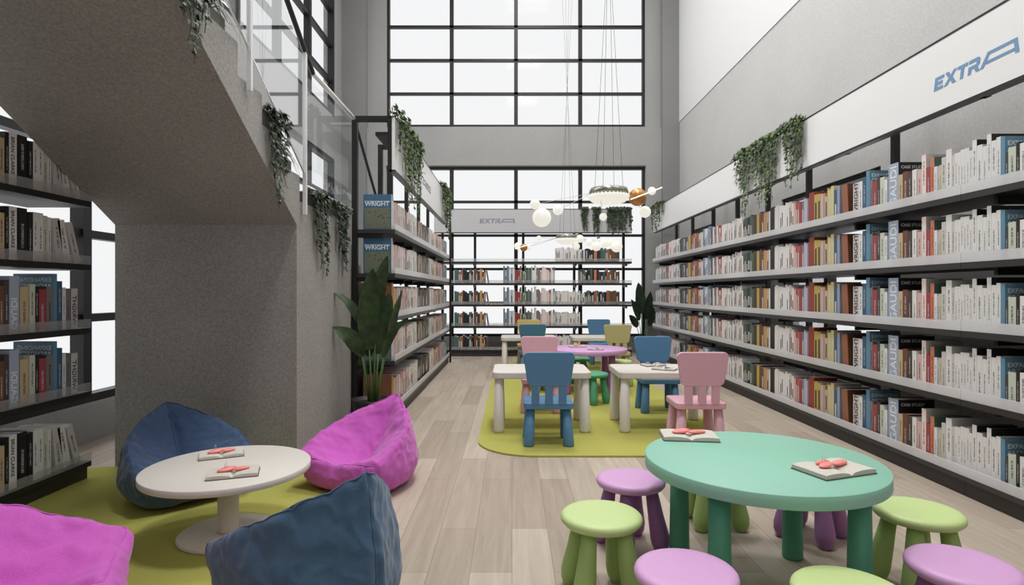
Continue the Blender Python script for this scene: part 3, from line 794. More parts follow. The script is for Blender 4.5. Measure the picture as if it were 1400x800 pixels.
# ------------------------------------------------------------------ children's furniture
def leg_prof(r0, r1, h): return [(r0 * .88, 0), (r0, .012), (r0, .02), (r1, h)]
def make_table(w, d, h, label):
    r = empty('childrens_table', label, 'table')
    b = MB(); b.prism(rrect(w, d, .055, 6), XY, h - .05, h); b.build('tabletop', M['white'], r, bevel=.008)
    for sx in (-1, 1):
        for sy in (-1, 1):
            b = MB(); b.lathe(leg_prof(.043, .032, h - .0505), 20); b.build('leg', M['white'], r, (sx * (w / 2 - .05), sy * (d / 2 - .05), 0))
    return r
def make_chair(mat, label):
    """faces +y (backrest at -y)"""
    r = empty('childrens_chair', label, 'chair', group="small plastic chairs at the white tables")
    b = MB()
    b.prism([(x * (1 - .08 * (y + .16)), y) for x, y in rrect(.355, .33, .03, 4)], XY, .265, .31)
    b.build('seat', mat, r, bevel=.008)
    for sx in (-1, 1):
        for sy in (-1, 1):
            b = MB(); b.lathe([(.036, 0), (.0395, .01), (.039, .03), (.030, .2645)], 18, mat=Matrix.Shear('XY', 4, (0, 0)))
            b.v = [(v[0] - sx * .014 * (v[2] / .265), v[1] - sy * .012 * (v[2] / .265), v[2]) for v in b.v]
            b.build('leg', mat, r, (sx * .142, sy * .125, 0))
    # back panel: broad at the top with rounded corners
    def bend(x, z, t): return (x, -.157 - .02 * (z - .3) / .37 + t + .10 * x * x, z)
    b = MB()
    pan = []
    for (cx, cz, rr_, a0) in ((.145, .635, .035, 0), (-.145, .635, .035, PI / 2), (-.11, .475, .045, PI), (.11, .475, .045, 1.5 * PI)):
        for i in range(7):
            a = a0 + PI / 2 * i / 6; pan.append((cx + rr_ * math.cos(a), cz + rr_ * math.sin(a)))
    b.prism(pan, bend, -.016, .016); b.build('backrest', mat, r, bevel=.007)
    for cx in (-.095, 0, .095):
        w = .028
        b = MB(); b.prism([(cx - w, .3), (cx + w, .3), (cx + w * .95, .432), (cx - w * .95, .432)], bend, -.014, .014)
        b.build('back_slat', mat, r, bevel=.004)
    return r
def make_stool(matS, matL, label):
    r = empty('childrens_stool', label, 'stool')
    R = .148
    prof = [(1e-5, .258), (R * .80, .258), (R * .93, .264), (R * .99, .274), (R, .282), (R * .985, .290), (R * .94, .2965), (R * .86, .2995), (R * .7, .3005), (1e-5, .3005)]
    b = MB(); b.lathe(prof, 48); b.build('seat', matS, r)
    for k in range(4):
        a = PI / 4 + k * PI / 2
        b = MB()
        pts = [(math.cos(a) * q, math.sin(a) * q, z) for q, z in ((.128, .0), (.128, .004), (.127, .03), (.124, .06), (.108, .14), (.088, .2575))]
        b.tube(pts, [.024, .027, .038, .041, .034, .026], 16)
        b.v = [(v[0], v[1], max(0, min(v[2], .2575))) for v in b.v]
        b.build('leg', matL, r)
    return r
def make_round(matT, matL, R, h, sp, label, t=.045):
    r = empty('round_table', label, 'table')
    b = MB(); b.lathe([(1e-5, h - t), (R - .001, h - t), (R, h - t + .001), (R, h - .002), (R - .002, h), (1e-5, h)], 96); b.build('tabletop', matT, r)
    for sx in (-1, 1):
        for sy in (-1, 1):
            b = MB(); b.lathe([(.037, 0), (.041, .008), (.041, .02), (.0345, h - t - .0005)], 22); b.build('leg', matL, r, (sx * sp, sy * sp, 0))
    return r
RG = .0125  # rug top
TA = make_table(.77, .55, .47, 'white rectangular childrens table at front left, between blue and pink chairs'); TA.location = (.232, 4.785, RG)
dup(TA, (1.215, 4.785, RG), 0, 'white rectangular childrens table at front right with black-and-white magazines on it')
dup(TA, (.232, 8.28, RG), 0, 'farther white rectangular table at left behind the round lilac table')
dup(TA, (1.215, 8.28, RG), 0, 'farther white rectangular table at right behind the round lilac table')
c0 = make_chair(M['blue'], 'blue plastic chair with its back to the viewer at the front left table')
c0.location = (.26, 4.27, RG)
def chair(mat, x, y, rz, label): return dup(c0, (x, y, RG), rz, label, remap={M['blue']: M[mat]} if mat != 'blue' else None)
chair('pink', .26, 5.40, PI, 'pink plastic chair on the far side of the front left table')
chair('pink', 1.335, 4.27, 0, 'pink plastic chair with its back to the viewer at the front right table')
chair('blue', 1.34, 5.40, PI, 'blue plastic chair on the far side of the front right table')
chair('teal', .27, 7.86, 0, 'deep blue chair near side of the far left white table')
chair('yellow2', .255, 8.82, PI, 'pale yellow chair beyond the far left white table')
chair('yellow', 1.37, 7.76, 0, 'khaki yellow chair on the near side of the far right white table')
chair('blue', 1.35, 8.95, PI, 'small blue chair beyond the far right white table, by the back shelves')
GT = make_round(M['mint'], M['mintdark'], .42, .48, .235, 'large round mint green table in the right foreground'); GT.location = (.93, 2.195, 0)
PT = make_round(M['purple'], M['purpleleg'], .44, .47, .24, 'round lilac table on the green rug in the middle of the room'); PT.location = (.83, 6.5, RG)
s0 = make_stool(M['lime'], M['limeleg'], 'lime green stool left of the round mint table')
s0.location = (.325, 2.13, 0); s0.rotation_euler = (0, 0, .15); s0['group'] = 'round stools around the mint table'
PUR = {M['lime']: M['purple'], M['limeleg']: M['purpleleg']}; GRN = {M['lime']: M['green'], M['limeleg']: M['green']}
G1, G2 = 'round stools around the mint table', 'round stools around the lilac table'
dup(s0, (.515, 2.54, 0), .4, 'lilac stool behind the left lime stool, beside the mint table', G1, PUR)
dup(s0, (.505, 1.70, 0), .9, 'lilac stool in the centre foreground in front of the mint table', G1, PUR)
dup(s0, (.915, 1.585, 0), .2, 'lime green stool cut by the bottom picture edge in front of the mint table', G1)
dup(s0, (1.335, 1.735, 0), .6, 'lilac stool at the bottom right corner of the picture', G1, PUR)
dup(s0, (1.505, 2.17, 0), .1, 'lime green stool right of the mint table, nearest the bookcase', G1)
dup(s0, (1.35, 2.64, 0), .75, 'lilac stool behind the mint table, only its legs showing', G1, PUR)
dup(s0, (.965, 2.79, 0), .0, 'lime green stool behind the mint table, its legs seen between table legs', G1)
dup(s0, (.80, 5.76, RG), .7, 'green stool in front of the round lilac table', G2, GRN)
dup(s0, (.80, 7.08, RG), .1, 'green stool behind the round lilac table', G2, GRN)
dup(s0, (1.25, 6.82, RG), .3, 'lime green stool right of the round lilac table', G2)
dup(s0, (.30, 6.45, RG), .5, 'lime green stool left of the lilac table, hidden behind the pink chair', G2)
# low white pedestal table
lt = empty('pedestal_table', 'low round white table on a single column among the beanbags', 'table', (-1.275, 2.63, RG))
b = MB(); b.lathe([(1e-5, .282), (.349, .282), (.35, .283), (.35, .3085), (.3485, .31), (1e-5, .31)], 96); b.build('tabletop', M['white'], lt)
b = MB(); b.lathe([(.046, .0185), (.044, .03), (.044, .2815)], 32); b.build('column', M['white'], lt)
b = MB(); b.lathe([(1e-5, 0), (.205, 0), (.208, .004), (.207, .014), (.202, .018), (1e-5, .018)], 64); b.build('base', M['white'], lt)

# ------------------------------------------------------------------ open books
def open_book(name, label, x, y, z, rz, s=1.0, style='coral', group='open books lying on the tables'):
    r = empty(name, label, 'open book', (x, y, z), rz, group)
    b = MB(); b.prism(rrect(.232 * s, .152 * s, .003, 2), XY, 0, .0025); b.build('cover', M['boxp'] if style != 'ink' else M['ink'], r)
    for sd in (-1, 1):
        b = MB(); n = 8; w = .112 * s; d = .145 * s
        prof = [(0, .0028)] + [(w * i / n, .0028 + .016 * s * (math.sin(PI * min(1, .12 + .62 * i / n)) ** .7) * (1 if i else .35)) for i in range(n + 1)] + [(w, .0028)]
        b.prism([(sd * a, c) for a, c in prof], lambda a, c, t: (a, t, c), -d / 2, d / 2)
        pg = b.build('page_block', M['pagew'], r)
    top = .019 * s
    if style == 'coral':
        for k, (cx, cy, a, l, w) in enumerate(((-.034, .0, .35, .040, .018), (.034, .004, .25, .040, .017), (-.02, .028, .1, .034, .011))):
            b = MB(); b.sphere((0, 0, 0), 1, 20)
            mm = Matrix.Translation((cx * s, cy * s, top + .006)) @ Matrix.Rotation(a, 4, 'Z') @ Matrix.Diagonal((l * s, w * s, .008, 1))
            b.v = [tuple(mm @ Vector(v)) for v in b.v]
            b.build('coral_petal', M['coral'], r)
        b = MB(); b.tube([(-.04 * s, .01 * s, top + .01), (-.035 * s, .015 * s, top + .035), (-.03 * s, .012 * s, top + .036), (-.028 * s, .005 * s, top + .008)], .0009, 5); b.build('ribbon_loop', M['bronze'], r)
    else:
        for k, (cx, cy, l, w) in enumerate(((-.06, .02, .035, .016), (.05, -.02, .045, .012), (.02, .045, .03, .012))):
            b = MB(); b.prism([(cx * s + l * s * math.cos(t * PI / 7) * (1 - .3 * (t % 2)), cy * s + w * s * math.sin(t * PI / 7) * (1 - .3 * (t % 2))) for t in range(14)], XY, top - .004, top + .001)
            b.build('printed_shape', M['ink'], r)
    return r
open_book('open_book', 'open book with coral pink petals on the far edge of the mint table', .755, 2.50, .4805, -.12)
open_book('open_book', 'open book with coral pink petals on the right side of the mint table', 1.115, 2.03, .4805, .35)
open_book('open_book', 'open book with coral petals near the far side of the low white table', -1.385, 2.79, .3105 + RG, .45, .84)
open_book('open_book', 'open book with coral petals at the near side of the low white table', -1.19, 2.50, .3105 + RG, .35, .88)
open_book('open_book', 'small reddish open book on the far part of the lilac table', .74, 6.62, .4705 + RG, .2, .8)
open_book('magazine', 'open black-and-white magazine near the front of the lilac table', .90, 6.30, .4705 + RG, -.3, .7, 'ink')
open_book('magazine', 'black-and-white magazine on the front right white table, left one', 1.19, 4.93, .4705 + RG, .3, .8, 'ink')
open_book('magazine', 'black-and-white magazine on the front right white table beside the pink chair', 1.22, 4.68, .4705 + RG, -.5, .8, 'ink')

# ------------------------------------------------------------------ beanbags
def beanbag(name, label, mat, loc, rz, sx=1, sy=1, sz=1, seed=0, apex=(-.37, 0, .68), tw=0):
    """seat opens to local +x, peak at -x"""
    V = {
     'a0': (.35, .32, 0), 'b0': (.35, -.32, 0), 'c0': (-.25, -.24, 0), 'd0': (-.25, .24, 0), 'f0': (.36, 0, 0), 'k0': (-.37, 0, 0), 'l0': (.03, .33, 0), 'r0': (.03, -.33, 0), 'o0': (0.02, 0, 0),
     'a1': (.42, .39, .13), 'b1': (.42, -.39, .13), 'c1': (-.30, -.34, .17), 'd1': (-.30, .34, .17), 'f1': (.45, 0, .14), 'k1': (-.45, 0, .18), 'l1': (.05, .43, .16), 'r1': (.05, -.43, .16),
     'a2': (.40, .36, .29), 'b2': (.40, -.36, .29), 'c2': (-.18, -.27, .53), 'd2': (-.18, .27, .53), 'f2': (.37, 0, .25), 'l2': (.08, .36, .45), 'r2': (.08, -.36, .45),
     'p': apex, 's': (.0, 0, .06), 'k2': (-.43, 0, .42),
    }
    ks = list(V); ix = {k: i for i, k in enumerate(ks)}
    F = ['a0 l0 o0 f0', 'f0 o0 r0 b0', 'l0 d0 k0 o0', 'o0 k0 c0 r0',
         'f0 f1 a1 a0', 'b0 b1 f1 f0', 'a0 a1 l1 l0', 'l0 l1 d1 d0', 'd0 d1 k1 k0', 'k0 k1 c1 c0', 'c0 c1 r1 r0', 'r0 r1 b1 b0',
         'f1 f2 a2 a1', 'b1 b2 f2 f1', 'a1 a2 l2 l1', 'l1 l2 d2 d1', 'c1 c2 r2 r1', 'r1 r2 b2 b1', 'd1 d2 k2 k1', 'k1 k2 c2 c1',
         'd2 p k2', 'k2 p c2', 'a2 f2 s l2', 's f2 b2 r2', 'l2 s p d2', 'r2 c2 p s']
    seams = ['a2 f2', 'f2 b2', 'a2 l2', 'l2 d2', 'b2 r2', 'r2 c2', 'd2 p', 'c2 p', 'p s', 's f2', 'p k2', 'k2 k1', 'k1 k0', 'a1 a2', 'b1 b2']
    me = bpy.data.meshes.new('cage')
    me.from_pydata([V[k] for k in ks], [], [tuple(ix[q] for q in f.split()) for f in F])
    bm = bmesh.new(); bm.from_mesh(me)
    bmesh.ops.recalc_face_normals(bm, faces=bm.faces)
    cl = bm.edges.layers.float.new('crease_edge')
    bm.verts.ensure_lookup_table()
    for st in seams:
        a, c = [bm.verts[ix[q]] for q in st.split()]
        e = bm.edges.get((a, c))
        if e: e[cl] = .7 if st in ('d2 p', 'c2 p', 'p k2', 'p s', 's f2') else (.5 if st in ('a1 a2', 'b1 b2', 'k2 k1', 'k1 k0') else .6)
    bm.to_mesh(me); bm.free()
    o = bpy.data.objects.new('tmp', me); COL.objects.link(o)
    # seam marker as a vertex colour-like attribute: build the seam curves by tracking a parallel wire mesh
    sub = o.modifiers.new('s', 'SUBSURF'); sub.levels = 5; sub.render_levels = 5
    at = me.attributes.new('seam', 'FLOAT', 'POINT')
    for st in seams:
        for q in st.split(): at.data[ix[q]].value = 1.0
    dg = bpy.context.evaluated_depsgraph_get()
    me2 = bpy.data.meshes.new_from_object(o.evaluated_get(dg))
    bpy.data.objects.remove(o)
    nv = len(me2.vertices)
    # seam paths: nearest-surface tracing between cage points
    sa = me2.attributes.get('seam')
    import mathutils
    base = [v.co.copy() for v in me2.vertices]
    nrm = [v.normal.copy() for v in me2.vertices]
    # find positions of the cage corners after smoothing: first len(ks) verts keep their order in subsurf output
    adj = {}
    for e in me2.edges:
        a, c = e.vertices; adj.setdefault(a, []).append(c); adj.setdefault(c, []).append(a)
    import heapq
    def path(a, c):
        pa, pc = base[a], base[c]
        def off(i):
            d = pc - pa; t = max(0, min(1, (base[i] - pa).dot(d) / max(d.length_squared, 1e-9)))
            return (base[i] - (pa + d * t)).length
        dist = {a: 0}; prev = {}; h = [(0, a)]
        while h:
            d, u = heapq.heappop(h)
            if u == c: break
            if d > dist[u]: continue
            for w in adj[u]:
                nd = d + (base[w] - base[u]).length * (1 + 3 * off(w))
                if nd < dist.get(w, 1e9): dist[w] = nd; prev[w] = u; heapq.heappush(h, (nd, w))
        out = [c]
        while out[-1] != a: out.append(prev[out[-1]])
        return out
    seam_ids = [path(ix[a], ix[c]) for a, c in (st.split() for st in seams)]
    sp_pts = [base[i] for p in seam_ids for i in p]
    kd = mathutils.kdtree.KDTree(len(sp_pts))
    for i, p in enumerate(sp_pts): kd.insert(p, i)
    kd.balance()
    off = Vector((seed * 3.7, seed * 1.3, seed * 2.1))
    newp = []
    for i in range(nv):
        p, n = base[i], nrm[i]
        _, _, d = kd.find(p)
        g = math.exp(-(d / .02) ** 2)
        # puckers radiating from seams plus broad folds
        w1 = noise.turbulence_vector(p * 6 + off, 3, False).x
        w2 = noise.noise(Vector((p.x * 22, p.y * 22, p.z * 9)) + off) * math.exp(-(d / .09) ** 2)
        w3 = 1 - abs(noise.noise(p * 9 + off * 2)) * 2
        disp = .014 * w1 + .010 * w2 + .006 * max(0, w3) ** 3 - .013 * g
        q = p + n * disp
        q.z = max(0, q.z)
        newp.append(q)
    S = Vector((sx, sy, sz))
    for i, v in enumerate(me2.vertices): v.co = Vector((newp[i].x * S.x, newp[i].y * S.y, newp[i].z * S.z))
    for p in me2.polygons: p.use_smooth = True
    me2.materials.clear(); me2.materials.append(mat); me2.name = name
    ob = bpy.data.objects.new(name, me2); COL.objects.link(ob); ob.location = loc; ob.rotation_euler = (0, tw, rz)
    tag(ob, label, 'beanbag', 'beanbags around the low white table')
    b = MB()
    for pth in seam_ids:
        pts = [me2.vertices[i].co + nrm[i] * .0015 for i in pth]
        sm_ = [pts[0]] + [(pts[k - 1] + pts[k] * 2 + pts[k + 1]) / 4 for k in range(1, len(pts) - 1)] + [pts[-1]]
        b.tube(sm_[::2] + ([sm_[-1]] if len(sm_) % 2 == 0 else []), .0028, 5)
    b.build('piping', mat, ob, fix=False)
    return ob
beanbag('beanbag', 'denim blue beanbag against the concrete block, behind the low white table', M['fblue'], (-1.80, 3.20, RG), math.atan2(-.70, .72), .78, .80, .70, 1)
beanbag('beanbag', 'magenta pink beanbag with a raised peak right of the low white table', M['fpink'], (-.83, 3.40, .0), math.atan2(-.91, -.42), .74, .78, .72, 2)
beanbag('beanbag', 'slate blue beanbag seen from behind in the centre foreground', M['fblue2'], (-.66, 2.02, .0), math.atan2(.66, -.75), .76, .74, .82, 3)
beanbag('beanbag', 'magenta pink beanbag cut off at the bottom left corner of the picture', M['fpink'], (-1.53, 1.62, RG), math.atan2(.42, .90), .90, .85, .92, 4)

# ------------------------------------------------------------------ ivy
def leaf(b, p, d, n, s, mi=0):
    """five-lobed ivy leaf, tip along d, facing n"""
    d = d.normalized(); w = d.cross(n).normalized(); n = w.cross(d)
    pts = [(0, 0), (.42, -.12), (.55, .22), (.34, .42), (.0, 1.0), (-.34, .42), (-.55, .22), (-.42, -.12)]
    vs = [p + (w * x + d * y - n * abs(x) * .35 + n * .12 * y * (1 - y) * 2) * s for x, y in pts] + [p + d * .35 * s + n * .08 * s]
    b.add(vs, [(i, (i + 1) % 8, 8) for i in range(8)], mi)
def ivy(name, label, base, along, out, strands, matn='ivy', dens=1.0, top=.05, box=None, seed=1, ls=(.030, .050), group=None, bush=.05):
    """base: start of the ledge edge; along: vector along edge; out: unit vector away from the wall; strands: (position 0..1, length)"""
    rr = random.Random(seed)
    base, along, out = Vector(base), Vector(along), Vector(out)
    r = empty(name, label, 'plant', tuple(base), 0, group)
    st, lf = MB(), MB()
    up = Vector((0, 0, 1)); al = along.normalized()
    for (u, L_) in strands:
        for rep in range(2):
            p0 = along * (u + rr.uniform(-.03, .03)) - out * rr.uniform(.02, .06)
            pts = [p0]
            o_ = rr.uniform(.018, .04)
            pts.append(p0 + up * rr.uniform(.01, top) + out * .03)
            pts.append(along * u + out * (o_ + .02) + up * rr.uniform(0, top * .6))
            n = max(3, int(L_ / .05)); q = along * u + out * o_
            ln = L_ * (1 if rep == 0 else rr.uniform(.5, .85))
            for k in range(1, n + 1):
                q = q + al * rr.uniform(-.012, .012)
                pts.append(Vector((q.x, q.y, 0)) + out * rr.uniform(-.006, .01) - up * ln * k / n + up * along.z * u)
            st.tube(pts, .0018, 4, caps=False)
            for i in range(len(pts) - 1):
                seg = (pts[i + 1] - pts[i]).length
                m = max(1, int(seg / .013 * dens))
                frac = i / len(pts)
                for j in range(m):
                    if rr.random() < frac * .35: continue
                    t = rr.random(); p = pts[i].lerp(pts[i + 1], t)
                    sz = rr.uniform(*ls) * (1 - .35 * frac)
                    side = rr.uniform(-1, 1)
                    spread = bush * (1 - frac * .75)
                    p = p + al * side * spread * .55 + out * abs(rr.gauss(0, .4)) * spread * .5
                    d = Vector(al * side * .7 + out * rr.uniform(0, .5) - up * rr.uniform(.3, 1.1))
                    leaf(lf, p, d, (out + al * rr.uniform(-.6, .6) + up * rr.uniform(-.1, .7)).normalized(), sz)
    st.build('vine', M['vine'], r, fix=False)
    lf.build('foliage', M[matn], r, fix=False)
    if box:
        b = MB(); x0, x1, y0, y1, z0, z1 = box
        b.box(x0, x1, y0, y1, z0, z1)
        b.v = [tuple(Vector(v) - base) for v in b.v]; pl = b.build('planter', M['boxp'], r, bevel=.004)
        b = MB(); b.box(x0 + .01, x1 - .01, y0 + .01, y1 - .01, z1, z1 + .003); b.v = [tuple(Vector(v) - base) for v in b.v]; b.build('soil', M['soil'], pl)
    return r
G3 = 'ivy plants hanging over the stair edge'; G4 = 'ivy trailing from the sign boards'
sx_ = SX1
def stair_ivy(y0, y1, z, zt, Ls, label, seed, mat='ivyd'):
    n = len(Ls)
    return ivy('trailing_ivy', label, (sx_ + .001, y0, zt), (0, y1 - y0, 0), (1, 0, 0), [((k + .5) / n, L_) for k, L_ in enumerate(Ls)], mat, 1.0, .04,
               (sx_ - .16, sx_ - .004, y0 - .02, y1 + .02, z + .001, zt - .002), seed, group=G3)
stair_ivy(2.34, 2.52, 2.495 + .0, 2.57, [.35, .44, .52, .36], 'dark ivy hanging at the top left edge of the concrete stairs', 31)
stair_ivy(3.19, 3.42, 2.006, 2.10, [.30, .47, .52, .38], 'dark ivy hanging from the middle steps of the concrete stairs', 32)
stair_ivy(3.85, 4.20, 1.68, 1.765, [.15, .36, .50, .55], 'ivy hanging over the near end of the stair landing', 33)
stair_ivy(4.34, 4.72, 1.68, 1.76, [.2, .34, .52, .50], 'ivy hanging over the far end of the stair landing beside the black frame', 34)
ivy('trailing_ivy', 'ivy draped over the near end of the sign board beside the stairs', (LX + .004, 4.93, 2.588), (0, 1.15, 0), (1, 0, 0), [(.02, .3), (.1, .2), (.2, .42), (.3, .58), (.38, .62), (.5, .75), (.6, .6), (.7, .68), (.8, .72), (.9, .62), (.95, .5)], 'ivy', 1.1, .10, None, 41, (.03, .05), G4, .08)
ivy('trailing_ivy', 'ivy at the far end of the sign board beside the stairs', (LX + .004, 8.05, 2.588), (0, .95, 0), (1, 0, 0), [(.05, .3), (.2, .45), (.35, .55), (.5, .62), (.65, .7), (.8, .68), (.95, .6)], 'ivy', 1.0, .09, None, 42, (.034, .055), G4, .1)
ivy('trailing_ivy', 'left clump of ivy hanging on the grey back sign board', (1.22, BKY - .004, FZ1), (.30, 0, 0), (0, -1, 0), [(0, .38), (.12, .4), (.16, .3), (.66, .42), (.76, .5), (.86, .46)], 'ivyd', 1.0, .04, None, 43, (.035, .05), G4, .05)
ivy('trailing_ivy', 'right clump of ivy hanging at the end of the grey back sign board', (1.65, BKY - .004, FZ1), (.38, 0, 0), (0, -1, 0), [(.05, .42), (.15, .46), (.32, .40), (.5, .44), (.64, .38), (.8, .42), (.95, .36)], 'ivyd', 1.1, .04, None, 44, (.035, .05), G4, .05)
ivy('trailing_ivy', 'ivy at the far left end of the white sign board on the right wall', (RX - .004, 9.35, FZ1), (0, .75, 0), (-1, 0, 0), [(0, .2), (.2, .38), (.4, .44), (.65, .42), (.9, .36)], 'ivy', 1.0, .07, None, 45, (.034, .055), G4, .08)
yr = lambda px: 2.43 * 800 / (px - 700)
for k, (p0, p1, Ls, lab) in enumerate(((1032, 1010, [.55, .75, .62, .40, .3], 'leftmost and thinnest of the three ivy clumps on the right white sign board'),
                                       (1067, 1034, [.42, .60, .50, .66, .58, .62, .5, .35], 'middle and fullest of three ivy clumps on the right white sign board'),
                                       (1102, 1072, [.42, .50, .56, .52, .30, .12], 'rightmost of the three ivy clumps on the right white sign board'))):
    a, c = yr(p0), yr(p1)
    ivy('trailing_ivy', lab, (RX - .004, a, FZ1), (0, c - a, 0), (-1, 0, 0), [((j + .5) / len(Ls), L_) for j, L_ in enumerate(Ls)], 'ivy', 1.15, .07, None, 50 + k, (.03, .048), G4, .07)

# spider plants on the steps
def spider(label, x, y, z, s, seed, bw=.15):
    rr = random.Random(seed)
    r = empty('spider_plant', label, 'plant', (x, y, z), 0, 'spider plants standing on the stairs')
    b = MB(); b.box(-.075, .075, -bw / 2, bw / 2, 0, .06); pl = b.build('planter', M['boxp'], r, bevel=.004)
    b = MB(); b.box(-.065, .065, -bw / 2 + .01, bw / 2 - .01, .06, .063); b.build('soil', M['soil'], pl)
    b = MB()
    for k in range(46):
        a = rr.uniform(0, 2 * PI); L_ = rr.uniform(.12, .26) * s; hh = rr.uniform(.03, .09) * s
        d = Vector((math.cos(a), math.sin(a), 0)); w = Vector((-d.y, d.x, 0)) * .007
        n = 8; vs = []
        for i in range(n + 1):
            t = i / n
            p = Vector((0, 0, .062)) + d * L_ * t + Vector((0, 0, hh * math.sin(PI * min(t * 1.15, 1) * .75) * 1.3 - L_ * 1.5 * max(0, t - .4) ** 1.2))
            if p.z < .066 and (t < .5 or abs(p.x) < .09): p.z = .066
            if p.x < 0 and p.z < .01: p.z = .01
            vs += [p + w * (1 - t), p - w * (1 - t)]
        b.add(vs, [(2 * i, 2 * i + 1, 2 * i + 3, 2 * i + 2) for i in range(n)])
    b.build('leaf_tuft', M['grass'], r, fix=False)
    return r
spider('grey spider plant in a planter high on the stairs behind the glass', sx_ - .08, 2.69, 2.333, 1.05, 61)
spider('grey spider plant in a planter on a lower step behind the steel post', sx_ - .08, 3.52, 1.8435, .85, 62)

# ------------------------------------------------------------------ potted broad-leaf plants
def blade(b, st, base, mid, tip, w, fold=.25, nrm=None):
    """stalk from base to mid then a broad leaf to tip"""
    base, mid, tip = Vector(base), Vector(mid), Vector(tip)
    n = 12
    ctrl = mid + (mid - base).normalized() * (tip - mid).length * .45
    pts = [mid * (1 - t) ** 2 + ctrl * 2 * t * (1 - t) + tip * t * t for t in [i / n for i in range(n + 1)]]
    st.tube([base, base.lerp(mid, .5) + Vector((0, 0, .01)), mid], [.009, .007, .005], 6)
    nr = Vector(nrm) if nrm else Vector((0, -1, .3))
    vs = []; fs = []
    for i, p in enumerate(pts):
        t = i / n
        d = (pts[min(i + 1, n)] - pts[max(i - 1, 0)]).normalized()
        s = d.cross(nr).normalized(); u = s.cross(d)
        ww = w * (math.sin(PI * min(1, t * .97 + .03)) ** .6) * (1 - .15 * t)
        wob = .10 * w * math.sin(i * 1.9)
        vs += [p - s * ww + u * (fold * ww + wob), p - s * ww * .5 + u * fold * ww * .35, p, p + s * ww * .5 + u * fold * ww * .35, p + s * ww + u * (fold * ww - wob)]
        if i:
            o = (i - 1) * 5
            for k in range(4): fs.append((o + k, o + k + 1, o + k + 6, o + k + 5))
    b.add(vs, fs, 0, True)
def potplant(label, loc, leaves, mat, potR=.155, potH=.28):
    r = empty('potted_plant', label, 'plant', loc)
    b = MB(); b.lathe([(1e-5, 0), (potR * .72, 0), (potR * .78, .01), (potR, potH - .02), (potR + .006, potH), (potR - .012, potH), (potR - .018, potH - .03), (1e-5, potH - .03)], 40); p = b.build('pot', M['pot'], r)
    b = MB(); b.lathe([(1e-5, potH - .029), (potR - .021, potH - .029), (1e-5, potH - .02)], 24); b.build('soil', M['soil'], p)
    for (ba, mi, ti, w, nr) in leaves:
        b, st = MB(), MB(); blade(b, st, (ba[0], ba[1], potH - .03), mi, ti, w, .22, nr)
        o = b.build('leaf', mat, r, fix=False)
        st.build('stalk', M['stalk'], o)
    return r
potplant('tall broad-leaved plant in a black pot in front of the black framed bookcase', (-1.075, 4.52, 0), [
    ((.01, .0), (.017, .0, .875), (.125, -.04, 1.385), .062, (.3, -1, .1)),
    ((.0, -.02), (-.02, -.03, .66), (.02, -.08, 1.29), .092, (.1, -1, .1)),
    ((-.02, .0), (-.107, -.03, .875), (-.31, -.08, 1.12), .040, (-.3, -.5, .9)),
    ((-.03, .0), (-.07, -.05, .61), (-.28, -.12, .84), .070, (-.3, -.8, .6)),
    ((.03, .0), (.107, -.02, .66), (.235, -.05, 1.12), .042, (.9, -.6, .1)),
    ((.03, -.01), (.09, -.04, .60), (.27, -.08, .90), .035, (.3, -.6, .7)),
    ((.01, .03), (.03, .05, .62), (.12, .08, 1.10), .085, (.2, -1, .2)),
    ((-.01, .03), (-.04, .06, .60), (-.10, .10, 1.02), .075, (-.2, -1, .2)),
], M['banana'])
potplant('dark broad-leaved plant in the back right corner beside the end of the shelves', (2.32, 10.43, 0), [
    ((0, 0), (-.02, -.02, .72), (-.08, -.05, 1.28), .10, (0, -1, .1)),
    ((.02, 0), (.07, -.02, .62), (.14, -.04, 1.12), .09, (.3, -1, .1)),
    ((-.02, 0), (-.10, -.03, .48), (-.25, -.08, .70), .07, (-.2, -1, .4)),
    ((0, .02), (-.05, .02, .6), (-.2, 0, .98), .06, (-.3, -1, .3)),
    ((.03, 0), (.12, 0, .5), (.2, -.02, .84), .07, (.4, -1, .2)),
], M['bananad'], .13, .24)

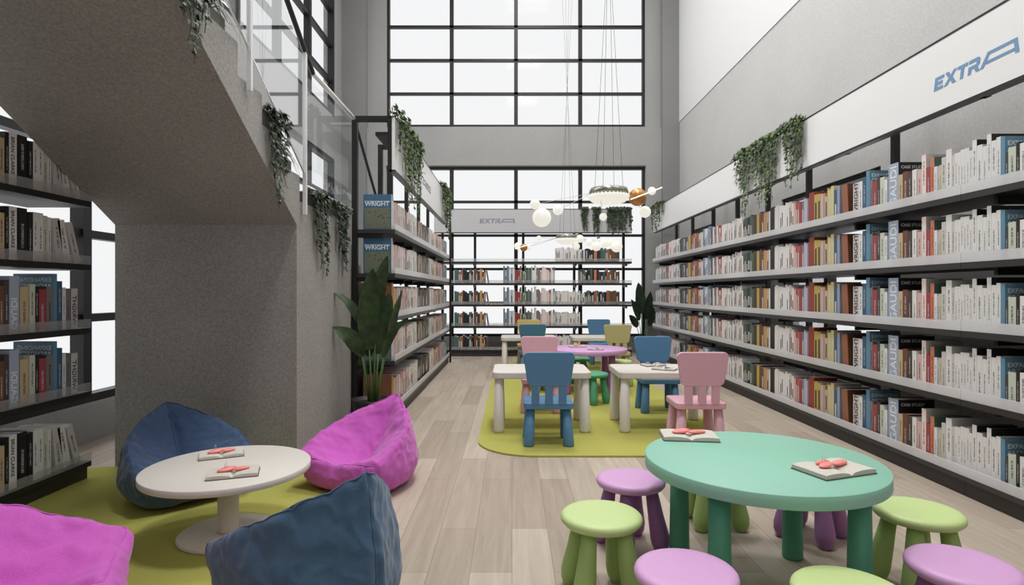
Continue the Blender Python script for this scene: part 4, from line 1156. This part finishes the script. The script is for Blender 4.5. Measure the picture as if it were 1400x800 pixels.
# ------------------------------------------------------------------ chandeliers
def chandelier(label, X, Y, Z, globes, gold, rods, extra=()):
    r = empty('planet_chandelier', label, 'ceiling lamp', (X, Y, Z))
    s = Y / 800.0
    b = MB(); R = .148; n = 48
    ring = [(R * math.cos(2 * PI * k / n), R * math.sin(2 * PI * k / n), 0) for k in range(n)]
    b.lathe([(R, .0), (R + .006, .022), (R - .006, .05), (R - .03, .054), (R - .034, .01), (R, .0)], 64); b.build('crystal_ring', M['crystal'], r)
    b = MB()
    for k in range(30):
        a = 2 * PI * k / 30; b.sphere((R * .97 * math.cos(a), R * .97 * math.sin(a), -.002), .009, 8)
    o = b.build('bead_ring', M['glow'], r)
    b = MB(); b.lathe([(1e-5, -.078), (.08, -.072), (.13, -.055), (.158, -.032), (.168, -.014), (.160, -.008), (1e-5, -.008)], 48); b.build('opal_bowl', M['glow'], r)
    for k in range(4):
        a = PI / 4 + k * PI / 2 + .25
        b = MB(); p1 = Vector((R * .8 * math.cos(a), R * .8 * math.sin(a), .03)); p2 = Vector((-.235 * math.cos(a + .06), -.235 * math.sin(a + .06), ZC - Z - .04))
        b.tube([p1, p2], .0014, 4); b.build('suspension_wire', M['wire'], r)
    b = MB(); b.lathe([(.26, ZC - Z - .04), (.26, ZC - Z - .001)], 32); b.build('ceiling_rose', M['black'], r)
    pos = []
    for (px, py, rp) in globes:
        dy = ((px * 7 + py * 3) % 5 - 2) * .03
        p = Vector(((px - 700) * s - X, dy, (400 - py) * s + 1.1 - Z)); pos.append(p)
        b = MB(); b.sphere(tuple(p), rp * s, 24); b.build('opal_globe', M['glow'], r)
    for (px, py, rp) in gold:
        p = Vector(((px - 700) * s - X, -.05, (400 - py) * s + 1.1 - Z)); pos.append(p)
        b = MB(); b.sphere(tuple(p), rp * s, 32); b.build('copper_globe', M['gold'], r)
    for p in pos:
        a = math.atan2(p.y, p.x); q = Vector((R * .9 * math.cos(a), R * .9 * math.sin(a), .012))
        b = MB(); b.tube([q, p], .0016, 4); b.build('support_rod', M['bronze'], r)
    for (x0, y0, x1, y1) in rods:
        b = MB(); b.tube([((x0 - 700) * s - X, -.05 - gold[0][2] * s * 1.02, (400 - y0) * s + 1.1 - Z), ((x1 - 700) * s - X, -.05 - gold[0][2] * s * 1.02, (400 - y1) * s + 1.1 - Z)], .0045, 8)
        b.build('light_tube', M['rod'], r)
    return r
chandelier('nearer hanging lamp with crystal ring, white globes and a copper ball with light tube', .76, 4.6, 1.868,
           [(731, 281, 7), (741, 297, 13), (763, 287, 7.2), (823, 298, 5.2), (883, 289, 8), (890, 262, 5.5)], [(870, 271, 12)], [(858, 276, 900, 260)])
chandelier('farther hanging lamp with crystal ring, white globes and small copper ball', .755, 8.0, 1.835,
           [(737, 325, 3.5), (708, 336, 5), (722, 338, 4), (792, 327, 5.5), (788, 337, 4.8), (805, 332, 5), (815, 337, 6.5), (826, 333, 6), (835, 331, 5), (843, 337, 8)], [(716, 339, 5)], [(704, 341, 728, 334)])

# ------------------------------------------------------------------ light
w = bpy.data.worlds.new('world'); bpy.context.scene.world = w; w.use_nodes = True
bg = w.node_tree.nodes['Background']; bg.inputs[0].default_value = (0.985, 0.99, 1, 1); bg.inputs[1].default_value = 0.93
def area(name, loc, size, sy, power, rot=(0, 0, 0), col=(1, 1, 1)):
    l = bpy.data.lights.new(name, 'AREA'); l.shape = 'RECTANGLE'; l.size = size; l.size_y = sy; l.energy = power; l.color = col
    o = bpy.data.objects.new(name, l); COL.objects.link(o); o.location = loc; o.rotation_euler = rot; return o
for k, (y, p) in enumerate(((1.9, 190), (5.2, 140), (8.6, 85))):
    area('ceiling_light_%d' % k, (.35, y, 7.6), 1.0, 1.0, p, (0, 0, 0), (1, .985, .965))
area('window_light', (-2.85, 5.6, 5.9), 8.5, 3.0, 220, (0, math.radians(-68), 0), (.98, .99, 1))
area('back_fill', (.3, -1.3, 3.4), 3.0, 2.6, 22, (math.radians(78), 0, 0), (1, .98, .96))
area('side_fill', (2.9, 4.6, 6.0), 8.0, 2.4, 170, (0, math.radians(60), 0), (1, .99, .97))  # unseen lamp added high at the right to brighten the stair side
sc = bpy.context.scene
cam = bpy.data.cameras.new('camera'); cam.lens = 36 * 800 / 1400; cam.sensor_width = 36; cam.clip_start = .05; cam.clip_end = 100
co = bpy.data.objects.new('camera', cam); COL.objects.link(co); co.location = (0, 0, 1.1); co.rotation_euler = (PI / 2, 0, 0)
sc.camera = co
sc.view_settings.view_transform = 'Standard'; sc.view_settings.look = 'None'; sc.view_settings.exposure = 0; sc.view_settings.gamma = 1
sc.cycles.max_bounces = 8; sc.cycles.diffuse_bounces = 5; sc.cycles.transparent_max_bounces = 16
sc.cycles.use_denoising = True
sc.cycles.sample_clamp_indirect = 4
